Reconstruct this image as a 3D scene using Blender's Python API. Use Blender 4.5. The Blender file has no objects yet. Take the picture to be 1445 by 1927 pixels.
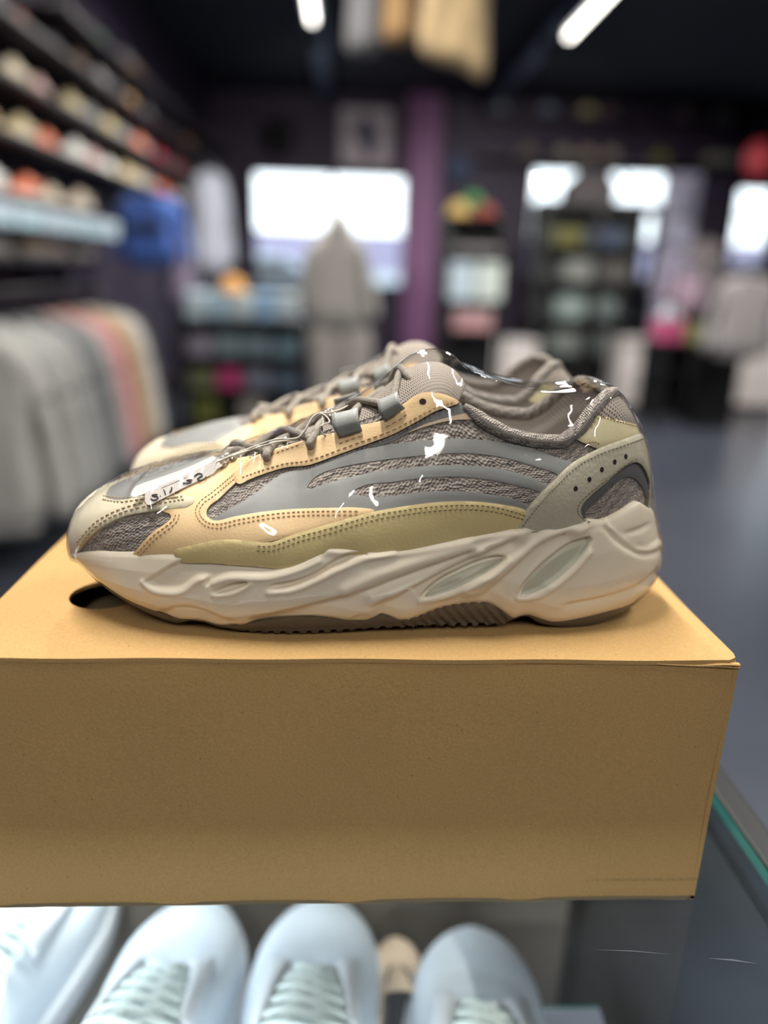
import bpy, bmesh, math, random
import numpy as np
from mathutils import Vector, Matrix
from mathutils.bvhtree import BVHTree
from mathutils.geometry import delaunay_2d_cdt

random.seed(7)
C = bpy.context.scene.collection
SC = bpy.context.scene
PI = math.pi

# ------------------------------------------------------------------ camera
PW, PH, FPX = 1445, 1927, 1425.24
ZC = 0.95                       # counter top
ZB = ZC + 0.1430                # top of the shoe box
CAM = np.array([0.0, 0.0, ZB + 0.172])
AX = np.array([[0.99860346, -0.04441426, 0.02860956],
               [-0.01359444, 0.30727173, 0.95152471],
               [0.05105218, 0.9505848, -0.30623882]])
cd = bpy.data.cameras.new('camera')
cam = bpy.data.objects.new('camera', cd)
C.objects.link(cam)
cam.matrix_world = Matrix(((AX[0][0], AX[1][0], -AX[2][0], CAM[0]),
                           (AX[0][1], AX[1][1], -AX[2][1], CAM[1]),
                           (AX[0][2], AX[1][2], -AX[2][2], CAM[2]),
                           (0, 0, 0, 1)))
cd.sensor_fit = 'VERTICAL'
cd.sensor_height = 24.0
cd.lens = FPX / PH * 24.0
cd.clip_start = 0.02
cd.clip_end = 200
cd.dof.use_dof = True
cd.dof.focus_distance = 0.364
cd.dof.aperture_fstop = 1.42
SC.camera = cam

# ------------------------------------------------------------------ exposure, sky
SC.view_settings.view_transform = 'Standard'
SC.view_settings.look = 'None'
SC.view_settings.exposure = 0.0
SC.view_settings.gamma = 1.0
SC.view_settings.use_curve_mapping = False
SC.cycles.max_bounces = 10
SC.cycles.transparent_max_bounces = 24
SC.cycles.caustics_reflective = False
SC.cycles.caustics_refractive = False
SC.cycles.sample_clamp_indirect = 6.0
SC.cycles.use_denoising = True

wd = bpy.data.worlds.new('sky')
SC.world = wd
wd.use_nodes = True
bg = wd.node_tree.nodes['Background']
bg.inputs['Color'].default_value = (0.86, 0.94, 1.0, 1)
bg.inputs['Strength'].default_value = 3.2

CEIL = 3.2


def area_light(name, loc, target, sx, sy, power, col):
    d = bpy.data.lights.new(name, 'AREA')
    d.shape = 'RECTANGLE'
    d.size, d.size_y = sx, sy
    d.energy = power
    d.color = col
    o = bpy.data.objects.new(name, d)
    C.objects.link(o)
    o.location = loc
    v = Vector(target) - Vector(loc)
    if abs(v.x) + abs(v.y) > 1e-6:          # straight down needs no turn
        o.rotation_euler = v.to_track_quat('-Z', 'Y').to_euler()
    return o


# ceiling tubes: x, y, z, length, power (fixtures are built with the ceiling)
LAMPS = [(-0.28, 5.65, 2.95, 1.2, 66), (1.60, 5.75, 2.95, 1.2, 66), (-0.28, 3.0, 2.95, 1.2, 46), (2.70, 3.0, 2.95, 1.2, 46),
         (-0.28, 0.62, 2.95, 1.2, 62), (1.60, 0.90, 2.95, 1.2, 40), (-0.28, -1.7, 2.95, 1.2, 26), (1.60, -1.7, 2.95, 1.2, 26)]
for lx, ly, lz, ll, pw in LAMPS:
    area_light('tube_glow', (lx, ly, lz - 0.045), (lx, ly, 0), 0.05, ll, pw, (1.0, 0.965, 0.91))
# fill spots added to brighten the street wall, plinths and blue sweatshirt
FILL_SPOTS = [((-0.28, 6.9, 2.92), (-.2, 10, 2.1), 38), ((1.60, 6.9, 2.92), (2.4, 10, 1.6), 80), ((3.6, 4.5, 2.92), (3.7, 7.4, .4), 230), ((1.60, 4.2, 2.92), (2.0, 7.3, .5), 200), ((-0.28, 4.6, 2.92), (-1.5, 6.4, 1.6), 50)]
for p_, q_, pw in FILL_SPOTS:
    d = bpy.data.lights.new('fill_spot_glow', 'SPOT')
    d.energy = pw
    d.spot_size = 1.5
    d.spot_blend = .8
    d.shadow_soft_size = .04
    d.color = (1, .95, .9)
    o = bpy.data.objects.new('fill_spot_glow', d)
    C.objects.link(o)
    o.location = p_
    o.rotation_euler = (Vector(q_) - Vector(p_)).to_track_quat('-Z', 'Y').to_euler()


# ------------------------------------------------------------------ pixel helpers
def ray(px, py):
    return AX[2] + AX[0] * (px - PW / 2) / FPX - AX[1] * (py - PH / 2) / FPX


def at_y(px, py, y):
    d = ray(px, py)
    return CAM + d * (y / d[1])


def at_z(px, py, z):
    d = ray(px, py)
    return CAM + d * ((z - CAM[2]) / d[2])


def at_x(px, py, x):
    d = ray(px, py)
    return CAM + d * (x / d[0])


def project(P):
    P = np.asarray(P, float) - CAM
    z = P @ AX[2]
    return np.stack([PW / 2 + FPX * (P @ AX[0]) / z, PH / 2 - FPX * (P @ AX[1]) / z], -1)


# ------------------------------------------------------------------ curves
def catmull(pts, per=8, closed=False):
    P = np.asarray(pts, float)
    n = len(P)
    out = []
    rng = range(n if closed else n - 1)
    for i in rng:
        if closed:
            a, b, c, d = P[(i - 1) % n], P[i], P[(i + 1) % n], P[(i + 2) % n]
        else:
            a, b, c, d = P[max(i - 1, 0)], P[i], P[i + 1], P[min(i + 2, n - 1)]
        t01 = max(np.linalg.norm(b - a), 1e-9) ** .5
        t12 = max(np.linalg.norm(c - b), 1e-9) ** .5
        t23 = max(np.linalg.norm(d - c), 1e-9) ** .5
        m1 = (c - b) - t12 * ((c - a) / (t01 + t12) - (b - a) / t01) * (-1) if False else None
        # centripetal via Barry-Goldman
        t0, t1 = 0.0, t01
        t2, t3 = t1 + t12, t1 + t12 + t23
        for k in range(per):
            t = t1 + (t2 - t1) * k / per
            A1 = (t1 - t) / (t1 - t0) * a + (t - t0) / (t1 - t0) * b
            A2 = (t2 - t) / (t2 - t1) * b + (t - t1) / (t2 - t1) * c
            A3 = (t3 - t) / (t3 - t2) * c + (t - t2) / (t3 - t2) * d
            B1 = (t2 - t) / (t2 - t0) * A1 + (t - t0) / (t2 - t0) * A2
            B2 = (t3 - t) / (t3 - t1) * A2 + (t - t1) / (t3 - t1) * A3
            out.append((t2 - t) / (t2 - t1) * B1 + (t - t1) / (t2 - t1) * B2)
    if not closed:
        out.append(P[-1])
    return np.array(out)


def resample(P, step, closed=False):
    P = np.asarray(P, float)
    if closed:
        P = np.vstack([P, P[:1]])
    L = np.r_[0, np.cumsum(np.linalg.norm(np.diff(P, axis=0), axis=1))]
    n = max(int(round(L[-1] / step)), 3)
    q = np.linspace(0, L[-1], n + 1)
    R = np.stack([np.interp(q, L, P[:, k]) for k in range(P.shape[1])], -1)
    return R[:-1] if closed else R


def smooth01(x):
    x = np.clip(x, 0, 1)
    return x * x * (3 - 2 * x)


def seg_dist(Q, poly, closed=False):
    """distance from points Q (n,2) to a polyline, and signed side"""
    P = np.asarray(poly, float)
    if closed:
        P = np.vstack([P, P[:1]])
    best = np.full(len(Q), 1e9)
    side = np.zeros(len(Q))
    for a, b in zip(P[:-1], P[1:]):
        ab = b - a
        t = np.clip(((Q - a) @ ab) / max(ab @ ab, 1e-12), 0, 1)
        d = Q - (a + t[:, None] * ab)
        dd = np.hypot(d[:, 0], d[:, 1])
        s = ab[0] * (Q[:, 1] - a[1]) - ab[1] * (Q[:, 0] - a[0])
        m = dd < best
        best[m] = dd[m]
        side[m] = np.sign(s[m])
    return best, side


def in_poly(Q, poly):
    P = np.asarray(poly, float)
    x, y = Q[:, 0], Q[:, 1]
    c = np.zeros(len(Q), bool)
    j = len(P) - 1
    for i in range(len(P)):
        xi, yi, xj, yj = P[i, 0], P[i, 1], P[j, 0], P[j, 1]
        if yi != yj:
            c ^= ((yi > y) != (yj > y)) & (x < (xj - xi) * (y - yi) / (yj - yi) + xi)
        j = i
    return c


def triangulate(outer, holes=(), step=0.002):
    """constrained triangulation of a 2D region with interior grid points"""
    loops = [np.asarray(outer)] + [np.asarray(h) for h in holes]
    allb = np.vstack(loops)
    lo, hi = allb.min(0), allb.max(0)
    gx = np.arange(lo[0] + step * .5, hi[0], step)
    gy = np.arange(lo[1] + step * .5, hi[1], step * .866)
    G = np.array([(x + (step * .5 if j % 2 else 0), y) for j, y in enumerate(gy) for x in gx])
    pts = allb
    if len(G):
        m = in_poly(G, loops[0])
        for h in loops[1:]:
            m &= ~in_poly(G, h)
        G = G[m]
        if len(G):
            dmin = np.full(len(G), 1e9)
            for l in loops:
                dmin = np.minimum(dmin, seg_dist(G, l, True)[0])
            G = G[dmin > step * .45]
            pts = np.vstack([allb, G])
    edges = []
    k = 0
    for l in loops:
        n = len(l)
        edges += [(k + i, k + (i + 1) % n) for i in range(n)]
        k += n
    r = delaunay_2d_cdt([Vector((float(a), float(b))) for a, b in pts], edges, [], 0, 1e-9, True)
    V = np.array([(v.x, v.y) for v in r[0]])
    F = [tuple(f) for f in r[2]]
    cen = np.array([V[list(f)].mean(0) for f in F])
    ok = in_poly(cen, loops[0])
    for h in loops[1:]:
        ok &= ~in_poly(cen, h)
    F = [f for f, o in zip(F, ok) if o and len(f) == 3]
    FF = []
    for f in F:
        a, b, c = V[f[0]], V[f[1]], V[f[2]]
        cr = (b[0] - a[0]) * (c[1] - a[1]) - (b[1] - a[1]) * (c[0] - a[0])
        FF.append(f if cr > 0 else (f[0], f[2], f[1]))
    bd = np.full(len(V), 1e9)
    for l in loops:
        bd = np.minimum(bd, seg_dist(V, l, True)[0])
    return V, FF, bd


def boundary_loops(F):
    cnt = {}
    for f in F:
        for a, b in ((f[0], f[1]), (f[1], f[2]), (f[2], f[0])):
            cnt[(a, b)] = 1
    return [(a, b) for (a, b) in cnt if (b, a) not in cnt]


# ------------------------------------------------------------------ materials
def srgb(r, g, b):
    f = lambda c: (c / 12.92 if c <= .04045 else ((c + .055) / 1.055) ** 2.4)
    return (f(r / 255), f(g / 255), f(b / 255), 1)


def mat(name, col, rough=.6, metal=0.0, bump=None, vary=0.0, vscale=40, spec=.5, coord='Object', sheen=0, emit=None, coat=0, sub=0):
    m = bpy.data.materials.new(name)
    m.use_nodes = True
    nt = m.node_tree
    b = nt.nodes['Principled BSDF']
    b.inputs['Base Color'].default_value = col
    b.inputs['Roughness'].default_value = rough
    b.inputs['Metallic'].default_value = metal
    b.inputs['Specular IOR Level'].default_value = spec
    if sheen:
        b.inputs['Sheen Weight'].default_value = sheen
    if coat:
        b.inputs['Coat Weight'].default_value = coat
    if sub:
        b.inputs['Subsurface Weight'].default_value = sub
        b.inputs['Subsurface Scale'].default_value = .004
    if emit:
        b.inputs['Emission Color'].default_value = col
        b.inputs['Emission Strength'].default_value = emit
    tc = nt.nodes.new('ShaderNodeTexCoord')
    if vary:
        n = nt.nodes.new('ShaderNodeTexNoise')
        n.inputs['Scale'].default_value = vscale
        n.inputs['Detail'].default_value = 5
        nt.links.new(tc.outputs[coord], n.inputs['Vector'])
        r = nt.nodes.new('ShaderNodeMapRange')
        r.inputs['From Min'].default_value = .3
        r.inputs['From Max'].default_value = .7
        r.inputs['To Min'].default_value = 1 - vary
        r.inputs['To Max'].default_value = 1 + vary
        nt.links.new(n.outputs['Fac'], r.inputs['Value'])
        mx = nt.nodes.new('ShaderNodeVectorMath')
        mx.operation = 'SCALE'
        mx.inputs[0].default_value = col[:3]
        nt.links.new(r.outputs['Result'], mx.inputs['Scale'])
        nt.links.new(mx.outputs['Vector'], b.inputs['Base Color'])
    if bump:
        kind, scale, strength, dist = bump
        if kind == 'noise':
            t = nt.nodes.new('ShaderNodeTexNoise')
            t.inputs['Scale'].default_value = scale
            t.inputs['Detail'].default_value = 6
            h = t.outputs['Fac']
        else:
            t = nt.nodes.new('ShaderNodeTexVoronoi')
            t.inputs['Scale'].default_value = scale
            h = t.outputs['Distance']
        nt.links.new(tc.outputs[coord], t.inputs['Vector'])
        bp = nt.nodes.new('ShaderNodeBump')
        bp.inputs['Strength'].default_value = strength
        bp.inputs['Distance'].default_value = dist
        nt.links.new(h, bp.inputs['Height'])
        nt.links.new(bp.outputs['Normal'], b.inputs['Normal'])
    return m


class NT:
    """tiny node-graph helper"""
    def __init__(s, m):
        s.t = m.node_tree
        s.b = s.t.nodes['Principled BSDF']

    def n(s, typ, **kw):
        x = s.t.nodes.new(typ)
        for k, v in kw.items():
            setattr(x, k, v)
        return x

    def link(s, a, b):
        s.t.links.new(a, b)

    def math(s, op, a, b=None, c=None):
        x = s.n('ShaderNodeMath', operation=op)
        for i, v in enumerate((a, b, c)):
            if v is None:
                continue
            if hasattr(v, 'is_linked') or hasattr(v, 'links'):
                s.link(v, x.inputs[i])
            else:
                x.inputs[i].default_value = v
        return x.outputs[0]


def knit_mat(name, c1, c2, rough=.85):
    """braided knit: short slanted stitches in rows, UV in metres"""
    m = mat(name, c1, rough)
    g = NT(m)
    tc = g.n('ShaderNodeTexCoord')
    nz = g.n('ShaderNodeTexNoise')
    nz.inputs['Scale'].default_value = 260
    g.link(tc.outputs['UV'], nz.inputs['Vector'])
    sp = g.n('ShaderNodeSeparateXYZ')
    add = g.n('ShaderNodeVectorMath', operation='MULTIPLY_ADD')
    add.inputs[1].default_value = (.0022, .0026, 0)
    g.link(nz.outputs['Color'], add.inputs[0])
    g.link(tc.outputs['UV'], add.inputs[2])
    g.link(add.outputs[0], sp.inputs[0])
    u, v = sp.outputs[0], sp.outputs[1]
    # braid: gentle zigzag bends rows, slanted stitches ride on them, clusters rise and sink
    zig = g.math('PINGPONG', u, .0036)
    vv = g.math('ADD', v, g.math('MULTIPLY', zig, .22))
    row = g.math('SINE', g.math('MULTIPLY', vv, 2 * PI / .00175))
    st = g.math('SINE', g.math('ADD', g.math('MULTIPLY', u, 2 * PI / .0019), g.math('MULTIPLY', vv, 2 * PI / .0033)))
    cell = g.math('SINE', g.math('ADD', g.math('MULTIPLY', vv, 2 * PI / .0062), g.math('MULTIPLY', u, 2 * PI / .016)))
    n2 = g.n('ShaderNodeTexNoise')
    n2.inputs['Scale'].default_value = 420
    n2.inputs['Detail'].default_value = 3
    g.link(tc.outputs['UV'], n2.inputs['Vector'])
    nn = g.math('MULTIPLY', g.math('SUBTRACT', n2.outputs['Fac'], .5), 3.0)
    h = g.math('ADD', g.math('ADD', g.math('MULTIPLY', row, .30), nn), g.math('ADD', g.math('MULTIPLY', st, .40), g.math('MULTIPLY', cell, .40)))
    bp = g.n('ShaderNodeBump')
    bp.inputs['Strength'].default_value = .9
    bp.inputs['Distance'].default_value = .0007
    g.link(h, bp.inputs['Height'])
    g.link(bp.outputs['Normal'], g.b.inputs['Normal'])
    r = g.n('ShaderNodeMapRange')
    r.inputs['From Min'].default_value = -1.0
    r.inputs['From Max'].default_value = 0.7
    g.link(h, r.inputs['Value'])
    mx = g.n('ShaderNodeMix', data_type='RGBA')
    g.link(r.outputs[0], mx.inputs['Factor'])
    mx.inputs['A'].default_value = c2
    mx.inputs['B'].default_value = c1
    g.link(mx.outputs['Result'], g.b.inputs['Base Color'])
    g.b.inputs['Sheen Weight'].default_value = .15
    return m


def mesh_mat(name, c1, c2, cell=.0021):
    """spacer mesh: small dark holes in a hexagonal grid, UV in metres"""
    m = mat(name, c1, .85)
    g = NT(m)
    tc = g.n('ShaderNodeTexCoord')
    sp = g.n('ShaderNodeSeparateXYZ')
    g.link(tc.outputs['UV'], sp.inputs[0])
    u, v = sp.outputs[0], sp.outputs[1]
    a = g.math('SINE', g.math('ADD', g.math('MULTIPLY', u, 2 * PI / cell), g.math('MULTIPLY', v, 2 * PI / cell * .6)))
    b = g.math('SINE', g.math('SUBTRACT', g.math('MULTIPLY', u, 2 * PI / cell), g.math('MULTIPLY', v, 2 * PI / cell * .6)))
    h = g.math('MULTIPLY', g.math('ADD', a, b), .5)
    r = g.n('ShaderNodeMapRange')
    r.inputs['From Min'].default_value = -.9
    r.inputs['From Max'].default_value = -.1
    g.link(h, r.inputs['Value'])
    mx = g.n('ShaderNodeMix', data_type='RGBA')
    g.link(r.outputs[0], mx.inputs['Factor'])
    mx.inputs['A'].default_value = c2
    mx.inputs['B'].default_value = c1
    g.link(mx.outputs['Result'], g.b.inputs['Base Color'])
    bp = g.n('ShaderNodeBump')
    bp.inputs['Strength'].default_value = .8
    bp.inputs['Distance'].default_value = .0006
    g.link(r.outputs[0], bp.inputs['Height'])
    g.link(bp.outputs['Normal'], g.b.inputs['Normal'])
    return m


# ------------------------------------------------------------------ objects
def mesh_obj(name, V, F, m, parent=None, smooth=True, uv=None, loc=None, mats=None, midx=None):
    me = bpy.data.meshes.new(name)
    V = np.asarray(V, float)
    if loc is not None:
        V = V - np.asarray(loc, float)
    me.from_pydata([tuple(map(float, v)) for v in V], [], [tuple(map(int, f)) for f in F])
    if smooth:
        me.polygons.foreach_set('use_smooth', [True] * len(me.polygons))
    if uv is not None:
        l = me.uv_layers.new(name='UVMap')
        vi = np.zeros(len(me.loops), int)
        me.loops.foreach_get('vertex_index', vi)
        l.data.foreach_set('uv', np.asarray(uv, np.float32)[vi].ravel())
    if mats:
        for x in mats:
            me.materials.append(x)
        if midx is not None:
            me.polygons.foreach_set('material_index', list(map(int, midx)))
    elif m:
        me.materials.append(m)
    me.update()
    o = bpy.data.objects.new(name, me)
    C.objects.link(o)
    if parent:
        o.parent = parent
    elif loc is not None:
        o.location = tuple(map(float, loc))
    return o


def empty(name, loc, label=None, cat=None, group=None, rz=0):
    o = bpy.data.objects.new(name, None)
    o.empty_display_size = .05
    C.objects.link(o)
    o.location = tuple(map(float, loc))
    o.rotation_euler = (0, 0, rz)
    return tag(o, label, cat, group)


def tag(o, label=None, cat=None, group=None, kind=None):
    if label: o['label'] = label
    if cat: o['category'] = cat
    if group: o['group'] = group
    if kind: o['kind'] = kind
    return o


class MB:
    """mesh collector"""
    def __init__(s):
        s.V, s.F, s.M = [], [], []

    def add(s, V, F, mi=0):
        k = len(s.V)
        s.V += [tuple(map(float, v)) for v in V]
        s.F += [tuple(i + k for i in f) for f in F]
        s.M += [mi] * len(F)
        return s

    def box(s, lo, hi, mi=0, bev=0.0):
        bm = bmesh.new()
        bmesh.ops.create_cube(bm, size=1)
        lo, hi = np.array(lo, float), np.array(hi, float)
        for v in bm.verts:
            v.co = Vector((lo + hi) / 2 + np.array(v.co) * (hi - lo))
        if bev:
            bmesh.ops.bevel(bm, geom=bm.edges[:], offset=bev, segments=2, profile=.5, affect='EDGES')
        bm.verts.index_update()
        s.add([v.co for v in bm.verts], [[v.index for v in f.verts] for f in bm.faces], mi)
        bm.free()
        return s

    def tube(s, pts, r, n=8, mi=0, cap=True, flat=1.0):
        P = np.asarray(pts, float)
        R = np.full(len(P), r) if np.isscalar(r) else np.asarray(r, float)
        T = np.gradient(P, axis=0)
        T /= np.linalg.norm(T, axis=1)[:, None] + 1e-12
        up = np.array([0, 0, 1.0])
        if abs(T[0] @ up) > .9:
            up = np.array([0, 1.0, 0])
        N = np.cross(T[0], up)
        N /= np.linalg.norm(N)
        V = []
        for i in range(len(P)):
            N = N - T[i] * (N @ T[i])
            N /= np.linalg.norm(N) + 1e-12
            B = np.cross(T[i], N)
            for k in range(n):
                a = 2 * PI * k / n
                V.append(P[i] + R[i] * (math.cos(a) * N + flat * math.sin(a) * B))
        F = []
        for i in range(len(P) - 1):
            for k in range(n):
                F.append((i * n + k, i * n + (k + 1) % n, (i + 1) * n + (k + 1) % n, (i + 1) * n + k))
        if cap:
            F.append(tuple(reversed(range(n))))
            F.append(tuple((len(P) - 1) * n + k for k in range(n)))
        return s.add(V, F, mi)

    def build(s, name, m, parent=None, smooth=False, loc=None, mats=None):
        return mesh_obj(name, s.V, s.F, m, parent, smooth, loc=loc, mats=mats, midx=s.M if mats else None)


def dup(o, loc=None, label=None, group=None, scale=None, rz=None, mats=None):
    c = o.copy()
    C.objects.link(c)
    if loc is not None: c.location = tuple(map(float, loc))
    if scale is not None: c.scale = scale
    if rz is not None: c.rotation_euler = (0, 0, rz)
    if label: c['label'] = label
    if group: c['group'] = group
    for ch in list(o.children):
        k = ch.copy()
        C.objects.link(k)
        k.parent = c
        for g in list(ch.children):
            q = g.copy()
            C.objects.link(q)
            q.parent = k
    return c

#@@STRUCTURE
#@@SHOE
# ------------------------------------------------------------------ glass
def schlick(t, f0, power=5.0, normal=None):
    """reflectance that rises towards grazing view, the same from both sides of a thin sheet"""
    lw = t.nodes.new('ShaderNodeLayerWeight')
    lw.inputs['Blend'].default_value = .5
    if normal is not None:
        t.links.new(normal, lw.inputs['Normal'])
    p = t.nodes.new('ShaderNodeMath')
    p.operation = 'POWER'
    p.inputs[1].default_value = power
    t.links.new(lw.outputs['Facing'], p.inputs[0])
    m = t.nodes.new('ShaderNodeMath')
    m.operation = 'MULTIPLY_ADD'
    m.inputs[1].default_value = 1 - f0
    m.inputs[2].default_value = f0
    t.links.new(p.outputs[0], m.inputs[0])
    return m.outputs[0]


def glass_mat(name, tint, rough=0.0, refl=1.0, blue_haze=0.0):
    """thin clear pane: mirror reflection by angle, otherwise tinted see-through"""
    m = bpy.data.materials.new(name)
    m.use_nodes = True
    t = m.node_tree
    t.nodes.clear()
    out = t.nodes.new('ShaderNodeOutputMaterial')
    tr = t.nodes.new('ShaderNodeBsdfTransparent')
    tr.inputs['Color'].default_value = tint
    gl = t.nodes.new('ShaderNodeBsdfGlossy')
    gl.inputs['Roughness'].default_value = rough
    fr = schlick(t, .045)
    mx = t.nodes.new('ShaderNodeMixShader')
    s_ = t.nodes.new('ShaderNodeMath')
    s_.operation = 'MULTIPLY'
    s_.use_clamp = True
    s_.inputs[1].default_value = refl
    t.links.new(fr, s_.inputs[0])
    t.links.new(s_.outputs[0], mx.inputs[0])
    t.links.new(tr.outputs[0], mx.inputs[1])
    t.links.new(gl.outputs[0], mx.inputs[2])
    last = mx.outputs[0]
    if blue_haze:
        df = t.nodes.new('ShaderNodeBsdfDiffuse')
        df.inputs['Color'].default_value = (.5, .68, .9, 1)  # bluish haze put into the colour, in place of the ceiling's reflection
        m2 = t.nodes.new('ShaderNodeMixShader')
        tc = t.nodes.new('ShaderNodeTexCoord')
        nz = t.nodes.new('ShaderNodeTexNoise')
        nz.inputs['Scale'].default_value = 14
        nz.inputs['Detail'].default_value = 8
        t.links.new(tc.outputs['Object'], nz.inputs['Vector'])
        mr = t.nodes.new('ShaderNodeMapRange')
        mr.inputs['From Min'].default_value = .35
        mr.inputs['From Max'].default_value = .75
        mr.inputs['To Min'].default_value = blue_haze * .5
        mr.inputs['To Max'].default_value = blue_haze * 1.5
        t.links.new(nz.outputs['Fac'], mr.inputs['Value'])
        t.links.new(mr.outputs[0], m2.inputs[0])
        t.links.new(last, m2.inputs[1])
        t.links.new(df.outputs[0], m2.inputs[2])
        last = m2.outputs[0]
    t.links.new(last, out.inputs['Surface'])
    return m


M_GLASS = glass_mat('counter_glass', (.93, .97, .96, 1), 0, 1.3, .02)
M_PANE = glass_mat('clear_pane', (.96, .98, .98, 1))
M_BLACK = mat('black_frame', srgb(22, 22, 24), .45, vary=.2, vscale=30)
SHZ = .690                      # top of the glass shelf in the counter
# ------------------------------------------------------------------ room shell
def wob_mat(*a, **k):
    return mat(*a, **k)


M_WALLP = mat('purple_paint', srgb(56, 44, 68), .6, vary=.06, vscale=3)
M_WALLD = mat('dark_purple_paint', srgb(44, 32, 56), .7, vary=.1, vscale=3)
M_CEIL = mat('navy_ceiling', srgb(16, 22, 38), .8, vary=.15, vscale=2)
M_FLOOR = mat('polished_dark_floor', srgb(70, 75, 86), .30, vary=.10, vscale=1.5, bump=('noise', 9, .04, .01))
M_FRAME = mat('window_frame', srgb(30, 28, 34), .5)
M_STEEL = mat('grey_conduit', srgb(70, 84, 104), .4, metal=.4)
M_TUBE = mat('lit_tube', (1, .95, .86, 1), .5, emit=9)
XL, XR, YB, YF = -1.68, 6.3, 10.0, -3.2


def struct(name, lo, hi, m):
    o = MB().box(lo, hi).build(name, m)
    o['kind'] = 'structure'
    return o


struct('floor', (XL - .1, YF - .1, -.1), (XR + .1, YB + .1, 0), M_FLOOR)
struct('ceiling', (XL - .1, YF - .1, CEIL), (XR + .1, YB + .1, CEIL + .1), M_CEIL)
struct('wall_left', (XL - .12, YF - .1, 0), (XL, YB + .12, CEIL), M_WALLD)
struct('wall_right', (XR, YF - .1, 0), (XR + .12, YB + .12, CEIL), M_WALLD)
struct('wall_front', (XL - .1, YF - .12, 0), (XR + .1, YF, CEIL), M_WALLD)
# back wall with openings
OPEN = []
for (x0, y0, x1, y1), parts_ in (((474, 322, 764, 541), [.515]), ((990, 316, 1252, 528), [.40, .57]), ((1372, 350, 1450, 512), []), ((1466, 350, 1760, 700), [.5])):
    a, b = at_y(x0, (y0 + y1) / 2, YB), at_y(x1, (y0 + y1) / 2, YB)
    t_, l_ = at_y((x0 + x1) / 2, y0, YB), at_y((x0 + x1) / 2, y1, YB)
    OPEN.append((a[0], b[0], l_[2] if y1 < 700 else .06, t_[2], parts_))
wb = MB()
xs_ = [XL - .1]
for a, b, l, t_, p in OPEN:
    wb.box((xs_[-1], YB, 0), (a, YB + .12, CEIL))
    wb.box((a, YB, 0), (b, YB + .12, l))
    wb.box((a, YB, t_), (b, YB + .12, CEIL))
    xs_.append(b)
wb.box((xs_[-1], YB, 0), (XR + .1, YB + .12, CEIL))
w_ = wb.build('wall_back', M_WALLP)
w_['kind'] = 'structure'
for k, (a, b, l, t_, p) in enumerate(OPEN):
    fr_ = MB()
    e = .05
    fr_.box((a, YB - .03, l), (b, YB + .05, l + e)).box((a, YB - .03, t_ - e), (b, YB + .05, t_)).box((a, YB - .03, l), (a + e, YB + .05, t_)).box((b - e, YB - .03, l), (b, YB + .05, t_))
    wn = fr_.build('window_%d' % (k + 1) if k < 3 else 'door_1', M_FRAME)
    wn['kind'] = 'structure'
    cuts = [a + e] + [a + (b - a) * q for q in p] + [b - e]
    if k == 1:      # wide dark post between the two panes
        MB().box((cuts[1], YB - .04, l), (cuts[2], YB + .06, t_)).build('mullion', M_FRAME, wn)
        spans = [(cuts[0], cuts[1]), (cuts[2], cuts[3])]
    else:
        for c_ in cuts[1:-1]:
            MB().box((c_ - .03, YB - .03, l), (c_ + .03, YB + .05, t_)).build('mullion', M_FRAME, wn)
        spans = list(zip(cuts[:-1], cuts[1:]))
    for u0, u1 in spans:
        mesh_obj('pane', [(u0, YB + .02, l), (u1, YB + .02, l), (u1, YB + .02, t_), (u0, YB + .02, t_)], [(0, 1, 2, 3)], M_PANE, wn, False)
    # sill
    s_ = MB().box((a - .04, YB - .07, l - .04), (b + .04, YB + .02, l)).build('sill', M_FRAME, wn)
p0, p1_ = at_y(1252, 340, 9.0), at_y(1312, 340, 9.0)
struct('trim_1', (p0[0], 8.9, 0), (p1_[0], 9.05, 2.35), mat('pale_lilac_pillar', srgb(178, 178, 200), .4))
p0, p1_ = at_y(765, 340, 9.8), at_y(826, 340, 9.8)
struct('trim_2', (p0[0], 9.8, 0), (p1_[0], 10.0, CEIL), mat('bright_purple_pillar', srgb(142, 94, 140), .55))
# conduits on the ceiling, running towards the street
for k, x_ in enumerate((-.28, 1.60)):
    struct('trim_%d' % (k + 3), (x_ - .07, -3, 3.06), (x_ + .07, 9.9, 3.18), M_STEEL)
for k, (lx, ly, lz, ll, pw) in enumerate(LAMPS):
    t_ = empty('ceiling_tube', (lx, ly, lz), ['white tube lamp hanging over the hooded mannequin', 'slanting bright tube lamp at the top, right of the tan coat'][k] if k < 2 else 'tube lamp on the ceiling above the counter side, outside the picture', 'ceiling lamp', 'tube lamps on the ceiling')
    MB().box((-.05, -ll / 2, 0), (.05, ll / 2, .11), 0, .004).build('housing', M_STEEL, t_)
    MB().tube([(0, -ll / 2 + .02, -.018), (0, ll / 2 - .02, -.018)], .018, 10).build('tube', M_TUBE, t_, True)

struct('backdrop_row_of_shops', (-14, 24, 0), (24, 25, 2.25), mat('lavender_render', srgb(160, 154, 180), .9, vary=.1, vscale=.4)).name = 'trim_5'
for (p_, q_, pw), aim in zip(FILL_SPOTS, ('dark wall over the wide window', 'glass cabinet', 'far right plinth', 'two smaller white plinths', 'blue sweatshirt')):
    t_ = empty('fill_spot', (p_[0], p_[1], 3.06 if p_[0] < 2 else 3.2))  # fixture made up to carry the added fill spot
    dz = p_[2] - t_.location.z
    dr = (Vector(q_) - Vector(p_)).normalized()
    MB().tube([(0, 0, 0), (0, 0, dz + .05)], .012, 8).build('stem', M_BLACK, t_)
    e_ = Vector((0, 0, dz + .02))
    MB().tube([tuple(e_ - dr * .13), tuple(e_ - dr * .03)], .05, 14).build('fill_spot_head', M_BLACK, t_, True)
    tag(t_, 'added black fill spot aimed at the ' + aim, 'spot lamp', 'fill spots added under the ceiling')

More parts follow.
